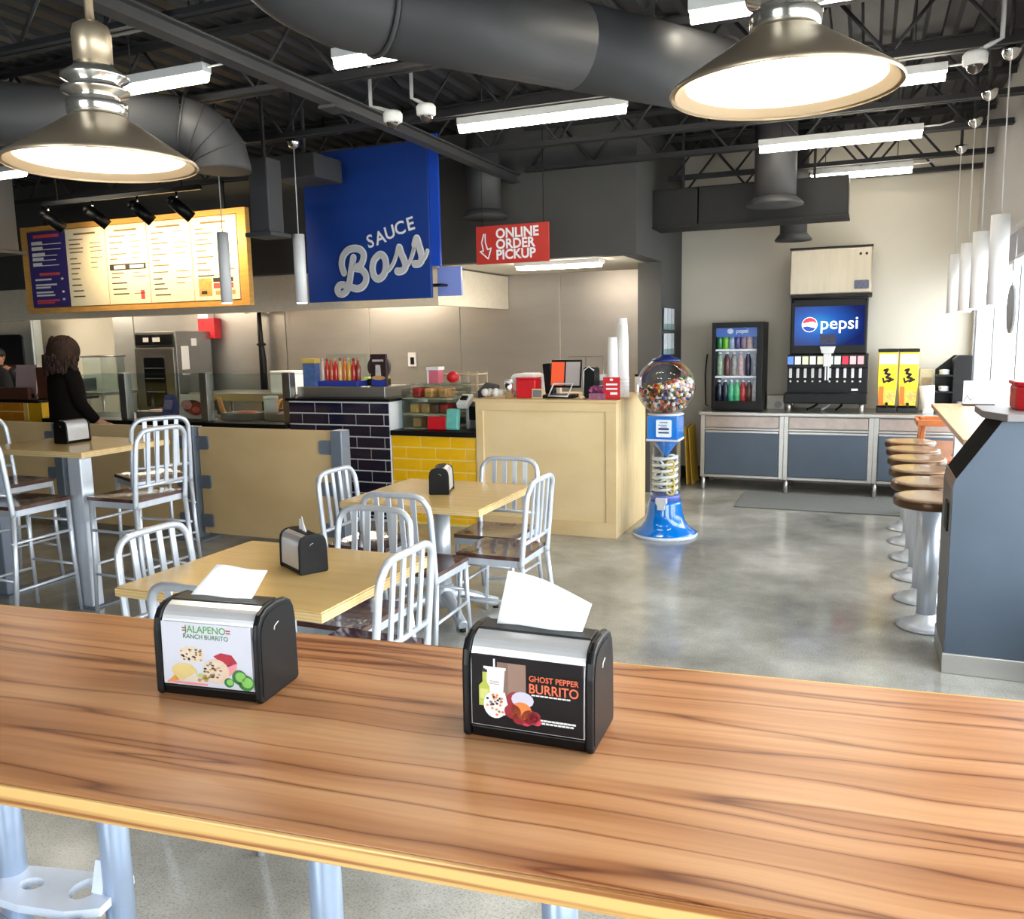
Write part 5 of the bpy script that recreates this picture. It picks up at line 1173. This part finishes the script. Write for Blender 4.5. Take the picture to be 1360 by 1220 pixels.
def ad_white(mb):
    y = -.0014; b = .022; k = .106
    def Z(v): return b+k*v
    def X(u): return -.084+.168*u
    mb.text('JALAPENO', X(.5), Z(.9), .0165, y, 1, 0, .012); mb.text('RANCH BURRITO', X(.5), Z(.785), .0108, y, 2, 0, .01)
    for u in (.24, .73):
        for v in (.92, .88): mb.rect(X(u), X(u+.05), Z(v)-.0012, Z(v)+.0008, y, 4)
    rnd = random.Random(2)
    mb.disc(X(.33), Z(.5), .024, .014, y, 3)
    for i in range(46): mb.disc(X(.33)+rnd.uniform(-.02, .02), Z(.49)+rnd.uniform(-.009, .011), .0026, .0018, y-.0002, rnd.choice([5, 6, 7, 8, 3]), 6)
    mb.prism([(X(.58), Z(.5)), (X(.66), Z(.56)), (X(.78), Z(.54)), (X(.84), Z(.42)), (X(.72), Z(.34))], 'y', y-.0003, y, 4)
    mb.prism([(X(.66), Z(.38)), (X(.84), Z(.42)), (X(.82), Z(.28)), (X(.68), Z(.14))], 'y', y-.0003, y, 9)
    mb.disc(X(.6), Z(.26), .025, .021, y-.0004, 10, 20); mb.disc(X(.57), Z(.26), .019, .018, y-.0006, 3, 20)
    for i in range(40): a = rnd.uniform(0, 2*PI); q = rnd.uniform(0, 1)**.5; mb.disc(X(.57)+.016*q*math.cos(a), Z(.26)+.015*q*math.sin(a), .0032, .0018, y-.0008, rnd.choice([5, 7, 8, 3, 6]), 6, )
    mb.disc(X(.24), Z(.22), .024, .014, y-.0004, 11, 16); mb.prism([(X(.12), Z(.08)), (X(.3), Z(.3)), (X(.4), Z(.06))], 'y', y-.0006, y-.0004, 11); mb.prism([(X(.2), Z(.05)), (X(.36), Z(.2)), (X(.46), Z(.05))], 'y', y-.0007, y-.0005, 3)
    for i in range(10): mb.disc(X(.44)+rnd.uniform(-.012, .012), Z(.12)+rnd.uniform(-.005, .006), .004, .003, y-.0007, rnd.choice([12, 13, 5]), 7)
    mb.prism([(X(.05), Z(.03)), (X(.13), Z(.15)), (X(.18), Z(.06))], 'y', y-.0006, y-.0004, 13); mb.rect(X(.04), X(.5), Z(.01), Z(.045), y-.0003, 9)
    for u, v, r in ((.86, .2, .014), (.93, .12, .015), (.74, .1, .009)): mb.disc(X(u), Z(v), r, r*.9, y-.0008, 2, 14); mb.disc(X(u)+.002, Z(v)+.001, r*.7, r*.6, y-.001, 14, 12)
cw = [M('ad_white', (204, 204, 214), .4, noise=.01), M('ad_green', (84, 150, 62), .5, noise=.02), M('ad_dkgreen', (50, 112, 54), .5, noise=.02), M('ad_cream', (214, 200, 180), .5, noise=.02), M('ad_red', (170, 30, 48), .4, noise=.05), M('ad_tan', (206, 156, 100), .5, noise=.05), M('ad_char', (50, 44, 40), .5, noise=.05), M('ad_brown', (150, 100, 60), .5, noise=.05), M('ad_beige', (222, 196, 160), .5, noise=.03), M('ad_pink', (228, 140, 150), .5, noise=.05), M('ad_tort', (220, 190, 164), .5, noise=.03), M('ad_chip', (216, 190, 124), .5, noise=.05), M('ad_lime', (180, 200, 50), .5, noise=.05), M('ad_orange', (230, 150, 60), .5, noise=.05), M('ad_leaf', (130, 190, 90), .5, noise=.05)]
def ad_black(mb):
    y = -.0014; b = .022; k = .106
    def Z(v): return b+k*v
    def X(u): return -.084+.168*u
    mb.text('GHOST PEPPER', X(.745), Z(.74), .0118, y, 1, 0, .012, sx=.92); mb.text('BURRITO', X(.745), Z(.6), .0195, y, 1, 0, .014, sx=.92)
    for i in range(9): mb.rect(X(.55)+.0065*i, X(.55)+.0055+.0065*i, Z(.505), Z(.525), y, 2)
    for i in range(9): mb.rect(X(.62)+.006*i, X(.62)+.0055+.006*i, Z(.165), Z(.19), y, 2)
    for i in range(8): mb.rect(X(.64)+.006*i, X(.64)+.0052+.006*i, Z(.125), Z(.15), y, 2)
    mb.rect(X(.24), X(.5), Z(.42), Z(.92), y, 3); mb.rect(X(.24), X(.34), Z(.42), Z(.92), y-.0001, 4)
    mb.rect(X(.205), X(.222), Z(.8), Z(.96), y-.0002, 2)
    mb.prism([(X(.15), Z(.42)), (X(.29), Z(.42)), (X(.31), Z(.82)), (X(.13), Z(.82))], 'y', y-.0003, y-.0002, 2); mb.rect(X(.115), X(.32), Z(.81), Z(.845), y-.0004, 2)
    for i in range(3): mb.rect(X(.17), X(.26), Z(.6+.02*i), Z(.608+.02*i), y-.0004, 3)
    mb.prism([(X(.07), Z(.28)), (X(.17), Z(.28)), (X(.17), Z(.56)), (X(.145), Z(.62)), (X(.145), Z(.78)), (X(.105), Z(.78)), (X(.105), Z(.62)), (X(.07), Z(.56))], 'y', y-.0006, y-.0004, 5)
    mb.rect(X(.1), X(.15), Z(.76), Z(.8), y-.0007, 6); mb.rect(X(.08), X(.16), Z(.38), Z(.52), y-.0007, 7)
    rnd = random.Random(4)
    mb.prism([(X(.24), Z(.16)), (X(.24), Z(.5)), (X(.31), Z(.5)), (X(.34), Z(.3)), (X(.31), Z(.18))], 'y', y-.0008, y-.0006, 2); mb.disc(X(.22), Z(.31), .018, .02, y-.0009, 2, 20)
    for i in range(26): a = rnd.uniform(0, 2*PI); q = rnd.uniform(0, 1)**.5; mb.disc(X(.22)+.015*q*math.cos(a), Z(.31)+.016*q*math.sin(a), .0024, .002, y-.0011, rnd.choice([6, 6, 8, 3]), 6)
    mb.disc(X(.47), Z(.43), .017, .012, y-.0006, 9, 14); mb.disc(X(.4), Z(.38), .014, .016, y-.0005, 10, 14)
    for u, v, r, c_ in ((.38, .25, .013, 10), (.46, .27, .016, 8), (.54, .2, .013, 10), (.5, .15, .01, 11), (.58, .22, .009, 10), (.44, .16, .01, 10), (.6, .15, .007, 11)): mb.disc(X(u), Z(v), r, r*.85, y-.001, c_, 14)
cb_ = [M('ad_black', (22, 18, 19), .5, spec=.2, noise=.03), M('ad_coral', (238, 112, 70), .5, noise=.02), M('ad_pale', (236, 234, 232), .5, noise=.02), M('ad_taupe', (146, 116, 100), .5, noise=.08), M('ad_dktaupe', (126, 98, 84), .5, noise=.05), M('ad_olive', (176, 186, 70), .4, noise=.08), M('ad_ink', (30, 28, 28), .5, noise=.02), M('ad_label', (206, 206, 120), .5, noise=.1), M('ad_orng', (230, 130, 60), .4, noise=.1), M('ad_lilac', (206, 200, 216), .5, noise=.05), M('ad_crim', (150, 30, 40), .35, noise=.15), M('ad_rose', (206, 60, 80), .4, noise=.1)]
dispenser((-.432, 1.12, BH), R(2), 'black napkin dispenser with dark burrito advert, right one on the bar', (cb_, ad_black),
          ((((-.066, 0), (.066, 0)), ((-.05, .082), (.078, .042))), .012, .02), 'white napkin standing out of the right near dispenser')
dispenser((-.985, 1.085, BH), R(7), 'black napkin dispenser with white burrito advert, left one on the bar', (cw, ad_white),
          ((((-.068, 0), (.05, 0)), ((-.03, .05), (.066, .044))), .03, .0), 'white napkin leaning out of the left near dispenser')
dispenser((-2.05, 2.72, .75), R(-30), 'black and steel napkin dispenser on the middle birch table', None,
          ((((-.03, 0), (.04, 0)), ((-.07, .035), (-.05, .05))), .02, .01), 'small white napkin tip from the middle table dispenser')
dispenser((-2.3, 4.41, .75), R(108), 'black napkin dispenser seen side on at the far birch table')
dispenser((-4.97, 4.14, 1.0), R(92), 'black and chrome napkin dispenser on the high table')

# ------------------------------------------------------------------ people
def skinned(name, joints, edges, mat, parent, sub=2, root=0):
    me = bpy.data.meshes.new(name); me.from_pydata([j[0] for j in joints], edges, []); me.materials.append(mat)
    o = bpy.data.objects.new(name, me); COL.objects.link(o); o.parent = parent
    md = o.modifiers.new('skin', 'SKIN'); md.use_smooth_shade = True
    sv = me.skin_vertices[0].data
    for i, j in enumerate(joints):
        r = j[1]; sv[i].radius = r if isinstance(r, tuple) else (r, r); sv[i].use_root = (i == root)
    s = o.modifiers.new('sub', 'SUBSURF'); s.levels = sub; s.render_levels = sub
    return o
def person(loc, rz, label, H, hair_m, top_m, leg_m, arms, long_hair=True, cap=None):
    """faces +y locally; H standing height"""
    t = T('person', label, 'person', loc, rz); k = H/1.7
    def V(x, y, z): return (x*k, y*k, z*k)
    # arms: ((elbow, wrist) left, right)
    J = [(V(0, 0, .92), (.15*k, .1*k)), (V(0, .01, 1.1), (.13*k, .095*k)), (V(0, -.005, 1.3), (.15*k, .1*k)), (V(0, -.01, 1.42), (.1*k, .075*k)), (V(0, .005, 1.48), .052*k), (V(0, .015, 1.55), .055*k)]
    E = [(0, 1), (1, 2), (2, 3), (3, 4), (4, 5)]
    for s, (el, wr) in zip((-1, 1), arms):
        b = len(J); J += [(V(s*.17, -.01, 1.39), .062*k), (V(*el), .045*k), (V(*wr), .03*k), (V(wr[0], wr[1]+.05, wr[2]-.01), .033*k)]
        E += [(3, b), (b, b+1), (b+1, b+2), (b+2, b+3)]
        for q, (dx, L) in enumerate(((-.03, .065), (-.01, .085), (.01, .08), (.028, .06))):
            c = len(J); J += [(V(wr[0]+dx, wr[1]+.085, wr[2]-.012), .0095*k), (V(wr[0]+dx*1.1, wr[1]+.085+L*.6, wr[2]-.03), .0085*k), (V(wr[0]+dx*1.1, wr[1]+.085+L, wr[2]-.05), .0075*k)]; E += [(b+3, c), (c, c+1), (c+1, c+2)]
        c = len(J); J += [(V(wr[0]-s*.04, wr[1]+.05, wr[2]-.02), .011*k), (V(wr[0]-s*.055, wr[1]+.085, wr[2]-.035), .009*k)]; E += [(b+2, c), (c, c+1)]
    for s in (-1, 1):
        b = len(J); J += [(V(s*.09, 0, .84), .09*k), (V(s*.1, .015, .48), .06*k), (V(s*.1, -.01, .1), .042*k), (V(s*.105, .1, .045), .04*k)]; E += [(0, b), (b, b+1), (b+1, b+2), (b+2, b+3)]
    skinned('body', J, E, skin, t)
    # head: egg with brow, nose, lips, ears
    hz = 1.595*k
    hd = MB().sphere((0, 0, 0), .1*k, 24, sc=(.78, .95, 1.16)).sphere((0, .035*k, -.055*k), .06*k, 16, sc=(.9, .8, .9)).sphere((0, .1*k, -.015*k), .02*k, 12, sc=(.7, .9, 1.4)).sphere((-.078*k, -.005*k, -.01*k), .025*k, 10, sc=(.4, .8, 1.2)).sphere((.078*k, -.005*k, -.01*k), .025*k, 10, sc=(.4, .8, 1.2))
    head = P(hd, 'head', skin, t); head.location = V(0, .02, 1.595)
    P(MB().sphere((-.03*k, .083*k, .012*k), .012*k, 10).sphere((.03*k, .083*k, .012*k), .012*k, 10), 'eyes', M('eye_dark', (40, 30, 26), .2, noise=.1), head)
    P(MB().sphere((0, .084*k, -.06*k), .02*k, 10, sc=(1.2, .35, .35)), 'mouth', M('lip', (170, 88, 80), .5, noise=.05), head)
    rnd = random.Random(11)
    hb = MB()
    if long_hair:
        hb.sphere((0, -.02*k, .01*k), .155*k, 28, sc=(1.1, .95, .98)); hb.sphere((0, -.05*k, -.09*k), .19*k, 24, sc=(1.22, .72, .82))
        for i in range(240):
            a = rnd.uniform(PI*.85, PI*2.15); z = rnd.uniform(-.2, .12); q = (.15*math.sqrt(max(.05, 1-(z/.17)**2)) if z > -.04 else .215)
            hb.sphere((q*math.cos(a)*k*(1.08 if z < 0 else .98), (-.03+q*.74*math.sin(a))*k, z*k), rnd.uniform(.014, .024)*k, 6, sc=(1, 1, 1.7))
    else: hb.sphere((0, -.018*k, .022*k), .103*k, 24, sc=(.84, .95, 1.13))
    P(hb, 'hair', hair_m, head)
    if cap: P(MB().sphere((0, -.005*k, .045*k), .107*k, 24, sc=(.84, .97, .9)).obox((0, .12*k, .05*k), (.13*k, .09*k, .01*k), (R(-12), 0, 0)), 'cap', cap, head)
    jb = MB(); secs = [(.80, .235, .165, 0), (.83, .24, .17, 0), (.95, .235, .165, .005), (1.1, .225, .155, 0), (1.22, .225, .15, -.005), (1.32, .225, .14, -.01), (1.38, .205, .125, -.012), (1.425, .15, .1, -.012), (1.455, .1, .08, -.008), (1.49, .075, .07, 0)]
    n = 28; vs = []
    for z, rx, ry, cy in secs: vs += [V(rx*math.copysign(abs(math.cos(2*PI*j/n))**.85, math.cos(2*PI*j/n)), cy+ry*math.copysign(abs(math.sin(2*PI*j/n))**.85, math.sin(2*PI*j/n)), z) for j in range(n)]
    jb.add(vs, [(i*n+j, i*n+(j+1) % n, (i+1)*n+(j+1) % n, (i+1)*n+j) for i in range(len(secs)-1) for j in range(n)], 0, True)
    for s, (el, wr) in zip((-1, 1), arms):
        sh = V(s*.185, -.01, 1.365); e_ = V(*el); w_ = V(*[q*.12+p*.88 for q, p in zip(el, wr)])
        jb.sphere(sh, .082*k, 16); path = smooth([sh, V(s*.235, -.005, 1.26), e_, w_], 5); m_ = len(path)
        jb.tube(path, [(.08-.03*i/(m_-1))*k for i in range(m_)], 14)
    P(jb, 'jacket', top_m, t)
    LJ = [(V(0, 0, .92), (.17*k, .12*k))]; LE = []
    for s in (-1, 1):
        b = len(LJ); LJ += [(V(s*.09, 0, .82), .105*k), (V(s*.1, .015, .48), .075*k), (V(s*.1, -.01, .1), .06*k)]; LE += [(0, b), (b, b+1), (b+1, b+2)]
    skinned('trousers', LJ, LE, leg_m, t)
    for s in (-1, 1): P(MB().prism([(-.09*k, 0), (.16*k, 0), (.17*k, .03*k), (.1*k, .06*k), (.03*k, .1*k), (-.07*k, .1*k), (-.095*k, .04*k)], 'x', s*.105*k-.045*k, s*.105*k+.045*k), 'shoe', blackm, t, .012)
    return t
person((-7.27, 6.04, 0), R(-20), 'woman with brown shoulder length hair and dark jacket, seen from behind', 1.7, M('brown_hair', (50, 28, 17), .7, noise=.4, nscale=60, stretch=(1, 1, .2)), M('dark_jacket', (19, 15, 13), .9, spec=.15, noise=.2, nscale=30), M('dark_trousers', (38, 38, 44), .8, noise=.1),
       (((-.27, .0, 1.1), (-.2, .16, .9)), ((.27, .02, 1.1), (.24, .17, .9))))
person((-10.78, 7.95, 0), R(200), 'worker at the left edge behind the pale pink stand', 1.62, M('black_hair', (30, 24, 22), .5, noise=.3), M('dark_shirt', (44, 44, 50), .8, noise=.1), M('dark_trousers', (38, 38, 44), .8),
       (((-.24, .0, 1.1), (-.18, .2, 1.06)), ((.24, .02, 1.1), (.18, .2, 1.06))), False, blackm)
